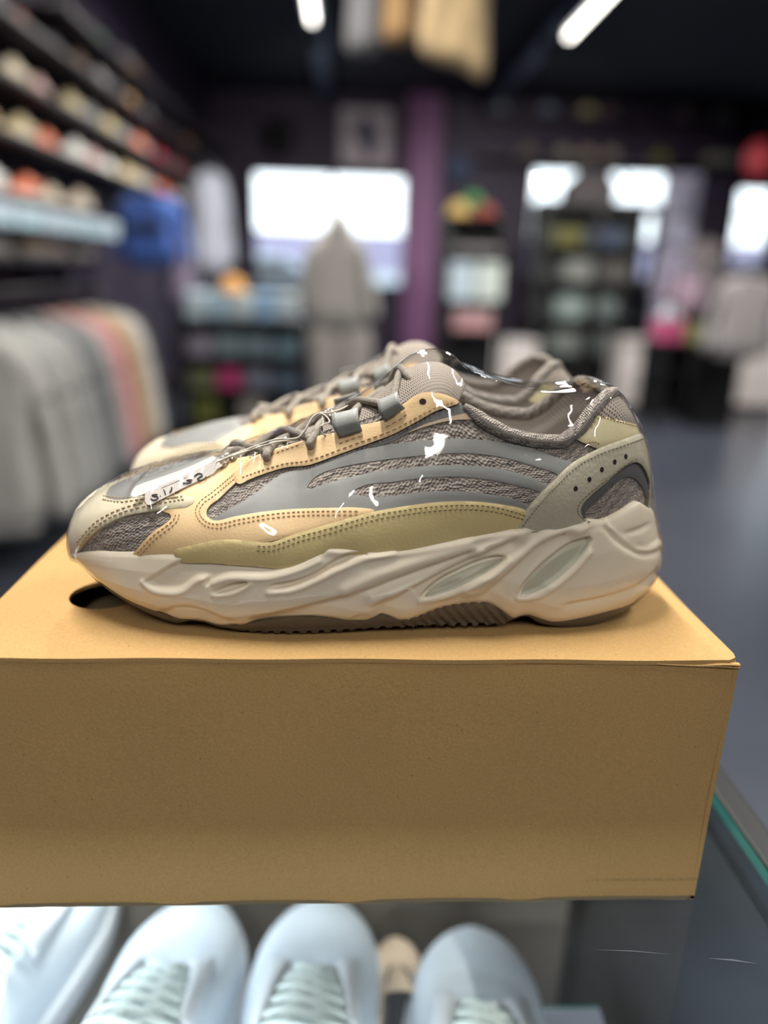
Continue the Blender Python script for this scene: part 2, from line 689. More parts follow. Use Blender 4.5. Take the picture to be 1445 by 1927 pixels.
struct('trim_6', (-14, 19.5, 0), (24, 19.7, 1.16), mat('pale_low_wall', srgb(214, 222, 222), .9))
# outside: paved lot, parked cars and a low hedge seen over the sill
struct('road', (-14, YB + .3, -.05), (22, 60, 0), mat('pale_asphalt', srgb(120, 122, 132), .9))


def car(x, y, col, label, rz=0):
    m = mat('car_paint', col, .3, coat=.5)
    t_ = empty('car', (x, y, 0), label, 'car')
    prof = catmull([(-2.1, .35), (-2.15, .7), (-1.9, .95), (-1.1, 1.02), (-.55, 1.42), (.7, 1.45), (1.5, 1.05), (2.1, .95), (2.2, .6), (2.1, .33), (1.0, .28), (-1.0, .28)], 4, True)
    n = len(prof)
    V = [(a, s_ * (.86 if b < 1.02 else .70), b) for s_ in (-1, 1) for a, b in prof]
    F = [tuple(range(n)), tuple(reversed(range(n, 2 * n)))] + [((k + 1) % n, k, n + k, n + (k + 1) % n) for k in range(n)]
    mesh_obj('body', V, F, m, t_, False)
    for s_ in (-1, 1):
        mesh_obj('side_window', [(-.95, s_ * .84, 1.02), (1.2, s_ * .84, 1.04), (.62, s_ * .73, 1.38), (-.5, s_ * .73, 1.36)], [(0, 1, 2, 3)], M_BLACK, t_, False)
    for a in (-1.35, 1.35):
        for s_ in (-1, 1):
            MB().tube([(a, s_ * .68, .32), (a, s_ * .88, .32)], .32, 16).build('wheel', M_BLACK, t_)
    t_.rotation_euler = (0, 0, rz)
    return t_


car(-2.0, 17.5, srgb(190, 204, 214), 'pale silver car parked outside the left pane of the wide window')
car(2.6, 17.2, srgb(160, 172, 200), 'blue grey car parked outside the right pane of the wide window')
car(9.6, 17.5, srgb(200, 200, 220), 'white car parked outside the far right window')
hb_ = MB()
for k in range(500):
    a = random.uniform(-4, 6); h_ = random.uniform(.0, .75); y_ = 13 + random.uniform(-.3, .3)
    d_ = Vector((random.uniform(-1, 1), random.uniform(-1, 1), random.uniform(0, 1))).normalized() * .12
    e_ = Vector((d_.y, -d_.x, .05))
    c_ = Vector((a, y_, h_))
    hb_.add([c_, c_ + d_ * .5 + e_ * .4, c_ + d_, c_ + d_ * .5 - e_ * .4], [(0, 1, 2, 3)])
hd = hb_.build('hedge', mat('hedge_leaf', srgb(84, 110, 56), .7))
tag(hd, 'low green hedge outside below the wide window', 'hedge', kind='stuff')

# ------------------------------------------------------------------ sneaker form
YC = 0.384                      # centre line of the near sneaker


class Form:
    """A shoe: footprint outline, midsole heights, and the upper as a surface S(s, t).
    s runs round the shoe: 0 heel, lateral side, .5 toe, medial side; t runs from the sole to the top line."""

    def __init__(f, lat, med, xt, yc, ztop, zbot, tkeys, ckeys, ns=480, nt=44, inset=.006, drop=.006):
        # lat / med: (distance from toe tip, half width) heel -> toe
        f.xt, f.yc = xt, yc
        L = catmull([(xt + d, yc - o) for d, o in lat], 14)
        M = catmull([(xt + d, yc + o) for d, o in med][::-1], 14)
        f.NH = 600
        L = resample(L, 1e-9 + np.linalg.norm(np.diff(L, axis=0), axis=1).sum() / f.NH)
        M = resample(M, 1e-9 + np.linalg.norm(np.diff(M, axis=0), axis=1).sum() / f.NH)
        f.out = np.vstack([L[:-1], M[:-1]])           # 2*NH points
        f.n2 = len(f.out)
        f.per = np.linalg.norm(np.diff(np.vstack([f.out, f.out[:1]]), axis=0), axis=1).sum()
        T = np.roll(f.out, -6, 0) - np.roll(f.out, 6, 0)
        T /= np.linalg.norm(T, axis=1)[:, None]
        f.nrm = np.stack([-T[:, 1], T[:, 0]], -1)
        f.ztop, f.zbot = ztop, zbot                  # (d, z) arrays, d from toe
        f.tk, f.ck = tkeys, ckeys
        f.inset, f.drop = inset, drop
        f.ns, f.nt = ns, nt
        f.grid()

    def P(f, s):
        q = (np.asarray(s) % 1.0) * f.n2
        i = np.floor(q).astype(int) % f.n2
        w = (q - np.floor(q))[..., None]
        return f.out[i] * (1 - w) + f.out[(i + 1) % f.n2] * w

    def N2(f, s):
        q = (np.asarray(s) % 1.0) * f.n2
        i = np.floor(q).astype(int) % f.n2
        w = (q - np.floor(q))[..., None]
        n = f.nrm[i] * (1 - w) + f.nrm[(i + 1) % f.n2] * w
        return n / np.linalg.norm(n, axis=-1)[..., None]

    def half(f, s):
        s = np.asarray(s) % 1.0
        return np.where(s <= .5, s, 1 - s)

    def s_of_x(f, x):
        """lateral s of a given x"""
        X = f.out[:f.NH + 1, 0]
        return float(np.interp(-x, -X, np.arange(f.NH + 1) / f.n2))

    def zt(f, s):
        h = f.half(s)
        x = f.P(h)[..., 0]
        return np.interp(x, f.ztop[0], f.ztop[1])

    def zb(f, s):
        h = f.half(s)
        x = f.P(h)[..., 0]
        return np.interp(x, f.zbot[0], f.zbot[1])

    def grid(f):
        s = np.arange(f.ns) / f.ns
        h = f.half(s)
        xx = f.P(h)[:, 0] - f.xt
        B2 = f.P(s) - f.N2(s) * (f.inset * (1 - .45 * smooth01(1 - xx / .06)) + .0065 * smooth01(1 - (f.out[:, 0].max() - f.xt - xx) / .075))[:, None]
        n2 = f.N2(s)
        B = np.c_[B2, f.zt(s) - f.drop * (1 - .5 * smooth01(1 - xx / .05))]
        ks = np.array([k[0] for k in f.tk])
        Tx = np.interp(h, ks, [k[1] for k in f.tk])
        Tw = np.interp(h, ks, [k[2] for k in f.tk])
        Tz = np.interp(h, ks, [k[3] for k in f.tk])
        sg = np.where(s <= .5, -1, 1)
        T = np.c_[Tx, f.yc + sg * Tw, Tz]
        # soften the top line
        for _ in range(3):
            T = .25 * np.roll(T, 1, 0) + .5 * T + .25 * np.roll(T, -1, 0)
        cs = np.array([k[0] for k in f.ck])
        cv = [np.interp(h, cs, [k[j] for k in f.ck]) for j in range(1, 5)]
        dz = T[:, 2] - B[:, 2]
        hd = B2 - T[:, :2]
        hd = hd / (np.linalg.norm(hd, axis=1)[:, None] + 1e-9)
        w = smooth01((h - .40) / .08)[:, None]
        o2 = n2 * (1 - w) + hd * w
        up = np.array([0, 0, 1.0])
        P1 = B + up * (cv[0] * dz)[:, None] + np.c_[n2 * cv[1][:, None], np.zeros(f.ns)]
        P2 = T + np.c_[o2 * cv[2][:, None], np.zeros(f.ns)] - up * (cv[3] * dz)[:, None]
        t = np.linspace(0, 1, f.nt)[None, :, None]
        G = ((1 - t) ** 3 * B[:, None] + 3 * (1 - t) ** 2 * t * P1[:, None] + 3 * (1 - t) * t ** 2 * P2[:, None] + t ** 3 * T[:, None])
        f.G, f.B, f.T = G, B, T
        du = np.roll(G, -1, 0) - np.roll(G, 1, 0)
        dv = np.gradient(G, axis=1)
        Nn = np.cross(dv, du)
        Nn /= np.linalg.norm(Nn, axis=2)[..., None] + 1e-12
        f.N = Nn
        f.hgt = np.linalg.norm(np.diff(G, axis=1), axis=2).sum(1).mean()

    def S(f, st, nrm=False):
        A = f.N if nrm else f.G
        st = np.asarray(st, float)
        qs = (st[:, 0] % 1.0) * f.ns
        i = np.floor(qs).astype(int) % f.ns
        a = (qs - np.floor(qs))[:, None]
        qt = np.clip(st[:, 1], 0, 1) * (f.nt - 1)
        j = np.minimum(np.floor(qt).astype(int), f.nt - 2)
        b = (qt - j)[:, None]
        i2 = (i + 1) % f.ns
        R = (A[i, j] * (1 - a) + A[i2, j] * a) * (1 - b) + (A[i, j + 1] * (1 - a) + A[i2, j + 1] * a) * b
        if nrm:
            R = R / (np.linalg.norm(R, axis=1)[:, None] + 1e-12)
        return R

    def upper_mesh(f, off=0.0):
        V = (f.G + f.N * off).reshape(-1, 3)
        F = []
        for i in range(f.ns):
            i2 = (i + 1) % f.ns
            for j in range(f.nt - 1):
                F.append((i * f.nt + j, i * f.nt + j + 1, i2 * f.nt + j + 1, i2 * f.nt + j))
        uv = np.stack(np.meshgrid(np.arange(f.ns) / f.ns * f.per, np.linspace(0, f.hgt, f.nt), indexing='ij'), -1).reshape(-1, 2)
        return V, F, uv

    def midsole_mesh(f, scols, prof, lip, relief=None, nrow=56, toe_prof=None, heel_prof=None):
        """ring of the sole: rows from the underside up the side wall and over the lip"""
        s = np.asarray(scols)
        P, n = f.P(s), f.N2(s)
        zb, zt = f.zb(s), f.zt(s)
        h = f.half(s)
        d = f.P(h)[:, 0] - f.xt
        t = np.linspace(0, 1, nrow)
        o = np.interp(t, [k[0] for k in prof], [k[1] for k in prof])[None, :] * np.ones((len(s), 1))
        if toe_prof is not None:
            wt = smooth01(1 - d / .045)[:, None]
            o = o * (1 - wt) + wt * np.interp(t, [k[0] for k in toe_prof], [k[1] for k in toe_prof])[None]
        if heel_prof is not None:
            dh = f.out[0, 0] - f.xt - d
            wh = smooth01(1 - dh / .05)[:, None]
            o = o * (1 - wh) + wh * np.interp(t, [k[0] for k in heel_prof], [k[1] for k in heel_prof])[None]
        z = zb[:, None] * (1 - t) + zt[:, None] * t
        if relief is not None:
            hl = h[:, None] * np.ones_like(z)
            base = np.dstack([f.P(hl) + f.N2(hl) * o[..., None], z])
            R = relief(base.reshape(-1, 3)).reshape(z.shape)
            o = o + R
        V = np.dstack([P[:, None, :] + n[:, None, :] * o[..., None], z])
        rows = [V[:, k] for k in range(nrow)]
        bot = [np.c_[P + n * (o[:, :1] - .030), zb + .001], np.c_[P + n * (o[:, :1] - .004), zb - .0006]]
        top = [np.c_[P + n * (o[:, -1:] + a), zt + b] for a, b in lip]
        rows = bot + rows + top
        A = np.stack(rows, 1)
        ns, nr = A.shape[:2]
        F = []
        for i in range(ns):
            i2 = (i + 1) % ns
            for j in range(nr - 1):
                F.append((i * nr + j, i * nr + j + 1, i2 * nr + j + 1, i2 * nr + j))
        return A.reshape(-1, 3), F


# ------------------------------------------------------------------ kraft box
M_KRAFT = mat('kraft_board', srgb(182, 147, 96), .9, bump=('noise', 700, .45, .0006), vary=.085, vscale=800, spec=.2)
g = NT(M_KRAFT)
# flecks of the pulp and one dark scuff low on the front
tc = g.n('ShaderNodeTexCoord')
fl = g.n('ShaderNodeTexVoronoi')
fl.inputs['Scale'].default_value = 150
g.link(tc.outputs['Object'], fl.inputs['Vector'])
r = g.n('ShaderNodeMapRange')
r.inputs['From Min'].default_value = .035
r.inputs['From Max'].default_value = .075
r.inputs['To Min'].default_value = .55
r.inputs['To Max'].default_value = 1
g.link(fl.outputs['Distance'], r.inputs['Value'])
sp = g.n('ShaderNodeSeparateXYZ')
g.link(tc.outputs['Object'], sp.inputs[0])
nz = g.n('ShaderNodeTexNoise')
mp = g.n('ShaderNodeMapping')
mp.inputs['Scale'].default_value = (90, 1, 1500)
g.link(tc.outputs['Object'], mp.inputs[0])
g.link(mp.outputs[0], nz.inputs['Vector'])
xx = g.math('SMOOTH_MIN', 1.0, g.math('MULTIPLY', g.math('SUBTRACT', sp.outputs[0], .125), 60), .2)
zz = g.math('ABSOLUTE', g.math('SUBTRACT', sp.outputs[2], .0135))
band = g.math('MAXIMUM', g.math('SUBTRACT', 1.0, g.math('DIVIDE', zz, .0016)), 0.0)
sc = g.math('MULTIPLY', g.math('MULTIPLY', band, g.math('MAXIMUM', xx, 0.0)), g.math('MAXIMUM', g.math('MULTIPLY', g.math('SUBTRACT', nz.outputs['Fac'], .42), 5), 0.0))
scf = g.math('SUBTRACT', 1.0, g.math('MULTIPLY', g.math('MINIMUM', sc, 1.0), .55))
old = g.b.inputs['Base Color'].links[0].from_socket
mul = g.n('ShaderNodeVectorMath', operation='SCALE')
g.link(old, mul.inputs[0])
g.link(g.math('MULTIPLY', r.outputs[0], scf), mul.inputs['Scale'])
g.link(mul.outputs[0], g.b.inputs['Base Color'])
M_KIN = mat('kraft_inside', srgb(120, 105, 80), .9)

BX0, BX1, BY0, BY1 = -0.1822, 0.1882, 0.3126, 0.535
BOX = empty('shoe_box', (0, BY0, ZC), 'brown kraft cardboard shoe box on the glass counter under the sneakers', 'box')
BO = np.array([0, BY0, ZC])
TH = .0022


def sheet(name, org, ux, uy, w, h, m, bulge=0.0, step=.012, outer=None, holes=(), th=TH):
    """board of thickness th spanned by two directions, the outside on ux x uy"""
    ux, uy = np.array(ux, float), np.array(uy, float)
    nz = np.cross(ux, uy)
    o = outer if outer is not None else resample(np.array([(0, 0), (w, 0), (w, h), (0, h)], float), step * .5, True)
    V2, F, bd = triangulate(o, holes, step)
    cb = bulge * np.sin(PI * np.clip(V2[:, 0] / w, 0, 1)) * np.sin(PI * np.clip(V2[:, 1] / h, 0, 1))
    wob = .0003 * np.sin(V2[:, 0] * 70 + 1) * np.cos(V2[:, 1] * 50) if bulge else 0
    top = np.array(org) + V2[:, :1] * ux + V2[:, 1:] * uy + nz * (cb + wob - .0004 * (bd < 1e-6))[:, None] if bulge else np.array(org) + V2[:, :1] * ux + V2[:, 1:] * uy
    bot = top - nz * th
    n = len(V2)
    bl = boundary_loops(F)
    FF = list(F) + [tuple(n + k for k in reversed(f)) for f in F] + [(b, a, n + a, n + b) for a, b in bl]
    ob = mesh_obj(name, np.vstack([top, bot]) - BO, FF, m, BOX, True)
    ob.modifiers.new('edge', 'EDGE_SPLIT').split_angle = .7
    return ob


W_, D_, H_ = BX1 - BX0, BY1 - BY0, ZB - ZC
hc_ = at_z(200, 1118, ZB)
hole = np.array([(hc_[0] - BX0 + .0188 * math.cos(a), hc_[1] - BY0 + .0188 * math.sin(a)) for a in np.linspace(0, 2 * PI, 48, endpoint=False)])
o = resample(np.array([(0, 0), (W_, 0), (W_, D_), (0, D_)], float), .006, True)
# frayed front right corner
k = np.hypot(o[:, 0] - W_, o[:, 1]) < .004
o[k] += np.array([-.0012, .0016])
top_p = sheet('top_panel', (BX0, BY0, ZB), (1, 0, 0), (0, 1, 0), W_, D_, M_KRAFT, .0004, outer=o, holes=[hole])
o = resample(np.array([(0, 0), (W_ - .0015, 0), (W_ - .0002, .004), (W_, .010), (W_, H_ - .0045), (W_ - .0006, H_ - .0032), (0, H_ - .0022)], float), .006, True)
sheet('front_panel', (BX0, BY0, ZC), (1, 0, 0), (0, 0, 1), W_, H_, M_KRAFT, .0012, outer=o)
sheet('side_panel', (BX1, BY0, ZC), (0, 1, 0), (0, 0, 1), D_, H_ - .0024, M_KRAFT, .0003)
sheet('side_panel', (BX0, BY1, ZC), (0, -1, 0), (0, 0, 1), D_, H_ - .0024, M_KRAFT, .0003)
sheet('back_panel', (BX1, BY1, ZC), (-1, 0, 0), (0, 0, 1), W_, H_ - .0024, M_KRAFT, .0003)
sheet('bottom_panel', (BX0, BY1, ZC + .0004), (1, 0, 0), (0, -1, 0), W_, D_, M_KIN)
# inner flap seen through the finger hole
sheet('inner_flap', (BX0 + .004, BY0 + .004, ZB - .016), (1, 0, 0), (0, 1, 0), .105, D_ - .01, M_KIN)
# lifted paper plies at the worn corner
for a, dz, w in ((0, -.0026, .010), (1, -.0040, .014)):
    px_ = np.array([(BX1 - .040, BY0 - .0003, ZB - .0022), (BX1 - .020, BY0 - .0007, ZB - .0024 + dz * .15), (BX1 - .008, BY0 - .0014, ZB + dz * .75), (BX1 + .0004, BY0 - .0008, ZB + dz)])
    c_ = catmull(px_, 6)
    V_ = np.vstack([c_, c_ + np.array([0, .0022, .0004])])
    n_ = len(c_)
    f_ = mesh_obj('torn_ply', V_ - BO, [(i, i + 1, n_ + i + 1, n_ + i) for i in range(n_ - 1)], M_KRAFT, BOX)
    f_.modifiers.new('thick', 'SOLIDIFY').thickness = .0006

# ------------------------------------------------------------------ glass display counter
M_GEDGE = mat('glass_edge_green', srgb(30, 110, 95), .15)
M_CASE = mat('case_lining', srgb(108, 98, 90), .8, vary=.1, vscale=9)
M_CASED = mat('case_back_dark', srgb(46, 46, 48), .6)
M_LED = mat('led_diffuser', (0.86, .94, 1, 1), .5, emit=6)
CX0, CX1, CY0, CY1 = -1.15, .239, .06, .60
CASE = empty('display_counter', ((CX0 + CX1) / 2, .33, 0), 'glass topped display counter with black frame holding white sneakers', 'counter')
CO = np.array([(CX0 + CX1) / 2, .33, 0])


def cpart(name, lo, hi, m, bev=0.0):
    b = MB().box(np.array(lo) - CO, np.array(hi) - CO, 0, bev)
    return b.build(name, m, CASE)


gt = MB()
gt.box(np.array((CX0, CY0, ZC - .008)) - CO, np.array((CX1, CY1, ZC)) - CO)
# the underside is left out: one reflecting skin per pane, green polished edges
gv, gf = gt.V, gt.F
zs = [np.mean([gv[i][2] for i in f]) for f in gf]
zt_max = max(zs)
zt_min = min(zs)
keep = [f for f, z in zip(gf, zs) if z > zt_min + 1e-6]
mi = [0 if abs(np.mean([gv[i][2] for i in f]) - zt_max) < 1e-6 else 1 for f in keep]
mesh_obj('glass_top', gv, keep, None, CASE, False, mats=[M_GLASS, M_GEDGE], midx=mi)
cpart('frame_rail', (CX1 + .0005, CY0, ZC - .03), (CX1 + .0175, CY1 + .018, ZC + .001), M_BLACK, .002)
cpart('frame_rail', (CX0, CY1 + .0005, ZC - .03), (CX1, CY1 + .018, ZC + .001), M_BLACK, .002)
cpart('side_panel', (CX1 + .001, CY0, .02), (CX1 + .016, CY1 + .016, ZC - .03), M_CASED)
cpart('back_panel', (CX0, CY1 - .002, .02), (CX1, CY1 + .016, ZC - .03), M_CASED)
cpart('plinth', (CX0, CY0 + .02, 0), (CX1 + .016, CY1 + .016, .12), M_BLACK)
cpart('case_floor', (CX0, CY0 + .02, .12), (CX1, CY1, .135), M_CASE)
SHZ = .690
sh_ = MB().box(np.array((CX0, .10, SHZ - .008)) - CO, np.array((.105, .525, SHZ)) - CO)
sh_.build('glass_shelf', M_PANE, CASE)
cpart('shelf_edge', (CX0, .0985, SHZ - .008), (.1065, .1005, SHZ), M_GEDGE)
cpart('shelf_edge', (.1048, .10, SHZ - .008), (.1066, .525, SHZ), M_GEDGE)
for nm_, ya in (('front', CY0 + .012), ('rear', CY1 - .034)):  # the rear strip is added, unseen behind the box
    cpart('led_strip', (CX0 + .02, ya, ZC - .030), (CX1 - .01, ya + .012, ZC - .024), M_LED)
    cpart('led_light_shield', (CX0 + .02, ya - .003, ZC - .024), (CX1 - .01, ya + .015, ZC - .010), M_BLACK)  # added shield, stops the strip shining up into the film and box front
    cpart('led_light_shield_lip', (CX0 + .02, ya - .003, ZC - .036), (CX1 - .01, ya - .001, ZC - .010), M_BLACK)
area_light('case_glow', (-.35, CY0 + .018, ZC - .034), (-.3501, CY0 + .018 + .34, ZC - .034 - .93), 1.2, .012, 7.0, (.80, .91, 1.0))
area_light('case_glow', (-.35, CY1 - .034, ZC - .038), (-.30, .36, SHZ), 1.2, .012, 7.5, (.80, .91, 1.0))
# scratch across the glass
for (a, b), w in ((((1112, 1787), (1265, 1796)), .0003), (((1330, 1803), (1428, 1814)), .0005)):
    p, q = at_z(*a, ZC + .0003), at_z(*b, ZC + .0003)
    d_ = np.array([-(q - p)[1], (q - p)[0], 0]); d_ /= np.linalg.norm(d_)
    cc = (p + q) / 2 + np.array([0, .0006, 0])
    V_ = [p, cc - d_ * w, q, cc + d_ * w]
    mesh_obj('scratch', np.array(V_) - CO, [(0, 1, 2, 3)], mat('scratch_grey', srgb(84, 90, 98), .8), CASE, False)
def lat_point(px, py, outline):
    """point of a pixel on the vertical wall of the near side of the footprint"""
    d = ray(px, py)
    c = outline[:, 0] * d[1] - outline[:, 1] * d[0]
    k = np.where(np.sign(c[:-1]) != np.sign(c[1:]))[0]
    if len(k):
        i = k[np.argmin(outline[k, 1])]
        w = c[i] / (c[i] - c[i + 1])
        y = outline[i, 1] * (1 - w) + outline[i + 1, 1] * w
    else:
        y = outline[np.argmin(np.abs(c)), 1]
    return at_y(px, py, y)


XT = -0.1440
SL = 0.3158
LATW = [(SL, 0), (SL - .003, .014), (SL - .012, .029), (SL - .030, .041), (SL - .06, .0475), (.235, .0495), (.195, .0525),
        (.155, .056), (.12, .0575), (.085, .0545), (.050, .0475), (.026, .038), (.011, .027), (.003, .014), (0, 0)]
MEDW = [(SL, 0), (SL - .003, .013), (SL - .012, .027), (SL - .030, .037), (SL - .06, .042), (.235, .042), (.195, .042),
        (.155, .044), (.12, .048), (.085, .050), (.050, .046), (.026, .037), (.011, .027), (.003, .015), (0, 0)]
_o = catmull([(XT + d, YC - o) for d, o in LATW][::-1], 14)

TOP_PX = [(131, 1042), (160, 1040), (200, 1041), (255, 1042), (320, 1043), (400, 1047), (480, 1052), (530, 1056), (556, 1053), (580, 1046),
          (605, 1036), (630, 1029), (660, 1029), (690, 1035), (715, 1037), (745, 1035), (780, 1030), (830, 1019), (880, 1008), (920, 1000), (960, 992),
          (990, 986), (1015, 984), (1035, 985), (1052, 990), (1070, 989), (1090, 985), (1110, 983), (1128, 985), (1140, 986), (1160, 981), (1190, 969), (1215, 958), (1228, 953)]
BOT_PX = [(137, 1066), (150, 1085), (165, 1103), (190, 1121), (230, 1142), (270, 1158), (300, 1170), (330, 1178), (352, 1179), (375, 1182), (400, 1190), (425, 1193), (455, 1189),
          (500, 1182), (540, 1178), (590, 1175), (630, 1177), (665, 1182), (690, 1183), (708, 1177), (720, 1172), (735, 1174), (755, 1180), (775, 1178), (800, 1169),
          (830, 1157), (860, 1150), (895, 1146), (920, 1148), (940, 1156), (960, 1169), (972, 1176), (985, 1172), (1000, 1170), (1020, 1176), (1045, 1183), (1070, 1182),
          (1120, 1172), (1170, 1157), (1205, 1142), (1228, 1123)]


def zcurve(px, toe_z=None, heel_z=None):
    q = np.array([lat_point(a, b, _o) for a, b in catmull(px, 6)])
    x, z = q[:, 0], q[:, 2]
    k = np.argsort(x)
    x, z = x[k], z[k]
    if toe_z is not None:
        x, z = np.r_[XT - .001, x], np.r_[toe_z, z]
    if heel_z is not None:
        x, z = np.r_[x, XT + SL + .001], np.r_[z, heel_z]
    return x, z


ZTOP = zcurve(TOP_PX, toe_z=ZB + .0285, heel_z=at_y(1236, 966, YC - .01)[2])
ZBOT = zcurve(BOT_PX, toe_z=ZB + .0215, heel_z=at_y(1247, 1102, YC - .012)[2])

TK_PX = [(1226, 1153, 737, .015), (1200, 1141, 741, .023), (1160, 1113, 772, .029), (1115, 1087, 810, .033), (1055, 1057, 831, .035), (1000, 1005, 829, .036),
         (950, 957, 817, .036), (905, 912, 793, .034), (868, 872, 759, .031), (825, 835, 741, .028), (785, 797, 738, .026), (742, 758, 758, .024),
         (690, 695, 787, .022), (630, 625, 806, .020), (560, 560, 829, .019), (490, 500, 847, .018), (420, 455, 862, .016), (340, 438, 870, .012), (250, 430, 868, .007)]
_out_tmp = np.array(_o)
_half = resample(catmull([(XT + d, YC - o) for d, o in LATW], 14), .0005)
_hl = np.r_[0, np.cumsum(np.linalg.norm(np.diff(_half, axis=0), axis=1))]


def s_px(px, py=1000):
    x = lat_point(px, py, _o)[0]
    return float(np.interp(-x, -_half[:, 0], _hl / _hl[-1] * .5))


TK = []
for bpx, tpx, tpy, hw in TK_PX:
    q = at_y(tpx, tpy, YC - hw)
    TK.append((s_px(bpx), q[0], hw, q[2]))
TK.insert(0, (0.0, TK[0][1] + .0080, 0.0, TK[0][3] - .0070))
q = at_y(424, 864, YC)
TK.append((0.5, q[0], 0.0, q[2]))
CK = [(0, .50, .001, .014, .22), (s_px(1200), .45, .001, .013, .35), (s_px(1100), .40, .003, .010, .35), (s_px(950), .40, .004, .009, .40), (s_px(700), .40, .004, .010, .40),
      (s_px(560), .40, .004, .012, .40), (s_px(420), .45, .004, .018, .28), (s_px(300), .50, .004, .022, .18), (s_px(200), .60, .006, .032, .12), (.5, .66, .007, .038, .08)]
FORM = Form(LATW, MEDW, XT, YC, ZTOP, ZBOT, TK, CK)
# ------------------------------------------------------------------ materials of the sneaker
M_KNIT = knit_mat('knit', srgb(186, 175, 164), srgb(110, 102, 96))
M_MESH = mesh_mat('spacer_mesh', srgb(172, 160, 148), srgb(92, 86, 82))
M_LIN = mesh_mat('lining_mesh', srgb(196, 186, 176), srgb(128, 120, 114), .0026)
M_PEACH = mat('peach_leather', srgb(236, 202, 152), .55, bump=('noise', 900, .25, .0006), vary=.06, vscale=60)
M_CAP = mat('beige_nubuck', srgb(212, 202, 174), .75, bump=('noise', 1500, .18, .0004), vary=.05, vscale=50, sheen=.2)
M_GOLD = mat('olive_leather', srgb(220, 199, 142), .45, bump=('noise', 700, .35, .0006), vary=.07, vscale=45)
M_HEEL = mat('grey_olive_leather', srgb(196, 188, 166), .55, bump=('noise', 520, .5, .0008), vary=.05, vscale=50)
M_TAB = mat('khaki_leather', srgb(202, 190, 152), .6, bump=('noise', 900, .2, .0005), vary=.05, vscale=60)
M_GREY = mat('grey_film', srgb(138, 138, 135), .45, metal=0, bump=('noise', 300, .12, .0006), vary=.10, vscale=35)
M_TRIM = mat('dark_grey_trim', srgb(104, 104, 104), .45, metal=0, vary=.05)
M_TAN = mat('pale_tan_trim', srgb(190, 168, 142), .6)
M_MID = mat('midsole_foam', srgb(242, 229, 206), .48, bump=('noise', 160, .08, .0008), vary=.035, vscale=28, sub=.08)
M_INS = mat('translucent_insert', srgb(200, 198, 176), .4, vary=.05, vscale=30)
M_RUB = mat('outsole_rubber', srgb(86, 78, 68), .6, bump=('noise', 400, .2, .0004), vary=.08)
M_LACE = mat('lace_cord', srgb(160, 151, 139), .85, bump=('noise', 1400, .9, .0006), vary=.18, vscale=900)
M_LOOP = mat('grey_webbing', srgb(140, 142, 138), .5, bump=('noise', 700, .3, .0004), vary=.06, vscale=200)
M_THR = mat('stitch_thread', srgb(172, 140, 96), .8)
M_THG = mat('grey_thread', srgb(118, 110, 80), .8)
M_EDGE = mat('raw_edge', srgb(128, 122, 106), .8)
M_DARK = mat('dark_hole', srgb(40, 36, 32), .9)
M_INSOLE = mat('insole_foam', srgb(110, 102, 95), .9)

# ------------------------------------------------------------------ near sneaker
SH = empty('sneaker', (0.015, YC, ZB),
           'beige and grey sneaker nearest the camera, under clear film on the kraft box', 'sneaker', 'pair of beige and grey sneakers on the kraft box')
SHO = np.array([0.015, YC, ZB])


def part(name, V, F, m, smooth=True, uv=None, parent=None):
    return mesh_obj(name, np.asarray(V) - SHO, F, m, parent or SH, smooth, uv)


# look-up from a pixel to (s, t) on the upper
_V, _F, _uv = FORM.upper_mesh()
_tri, _tst = [], []
for i in range(FORM.ns):
    for j in range(FORM.nt - 1):
        i2 = (i + 1) % FORM.ns
        a, b, c, d = i * FORM.nt + j, i * FORM.nt + j + 1, i2 * FORM.nt + j + 1, i2 * FORM.nt + j
        s0, s1, t0, t1 = i / FORM.ns, (i + 1) / FORM.ns, j / (FORM.nt - 1), (j + 1) / (FORM.nt - 1)
        _tri += [(a, b, c), (a, c, d)]
        _tst += [((s0, t0), (s0, t1), (s1, t1)), ((s0, t0), (s1, t1), (s1, t0))]
_nlat = FORM.ns // 2 * (FORM.nt - 1) * 2
_BV = BVHTree.FromPolygons([tuple(v) for v in _V], _tri[:_nlat])     # near side only


def st_of(hit, fi):
    a, b, c = (_V[k] for k in _tri[fi])
    p = np.array(hit)
    v0, v1, v2 = b - a, c - a, p - a
    d00, d01, d11, d20, d21 = v0 @ v0, v0 @ v1, v1 @ v1, v2 @ v0, v2 @ v1
    den = d00 * d11 - d01 * d01
    if abs(den) < 1e-18:
        return _tst[fi][0]
    v, w = (d11 * d20 - d01 * d21) / den, (d00 * d21 - d01 * d20) / den
    A = np.array(_tst[fi])
    r = A[0] * (1 - v - w) + A[1] * v + A[2] * w
    return (r[0], r[1])


def px_st(px, py):
    d = ray(px, py)
    o = Vector(CAM)
    h = _BV.ray_cast(o, Vector(d).normalized())
    if h[0] is not None and h[0].y < YC + .012:
        return st_of(h[0], h[2])
    best = None
    for y in np.linspace(YC - .06, YC + .01, 29):
        p = at_y(px, py, y)
        q = _BV.find_nearest(Vector(p))
        if best is None or q[3] < best[0]:
            best = (q[3], q[0], q[2])
    return st_of(best[1], best[2])


def map_st(pts):
    return np.array([px_st(a, b) for a, b in pts])


def smooth_px(pts, closed=True, step=3.0, per=10):
    return resample(catmull(pts, per, closed), step, closed)


SCL = np.array([FORM.per, FORM.hgt * 1.15])


def uvm(st):
    """flattened sheet coordinates in metres"""
    return st * SCL


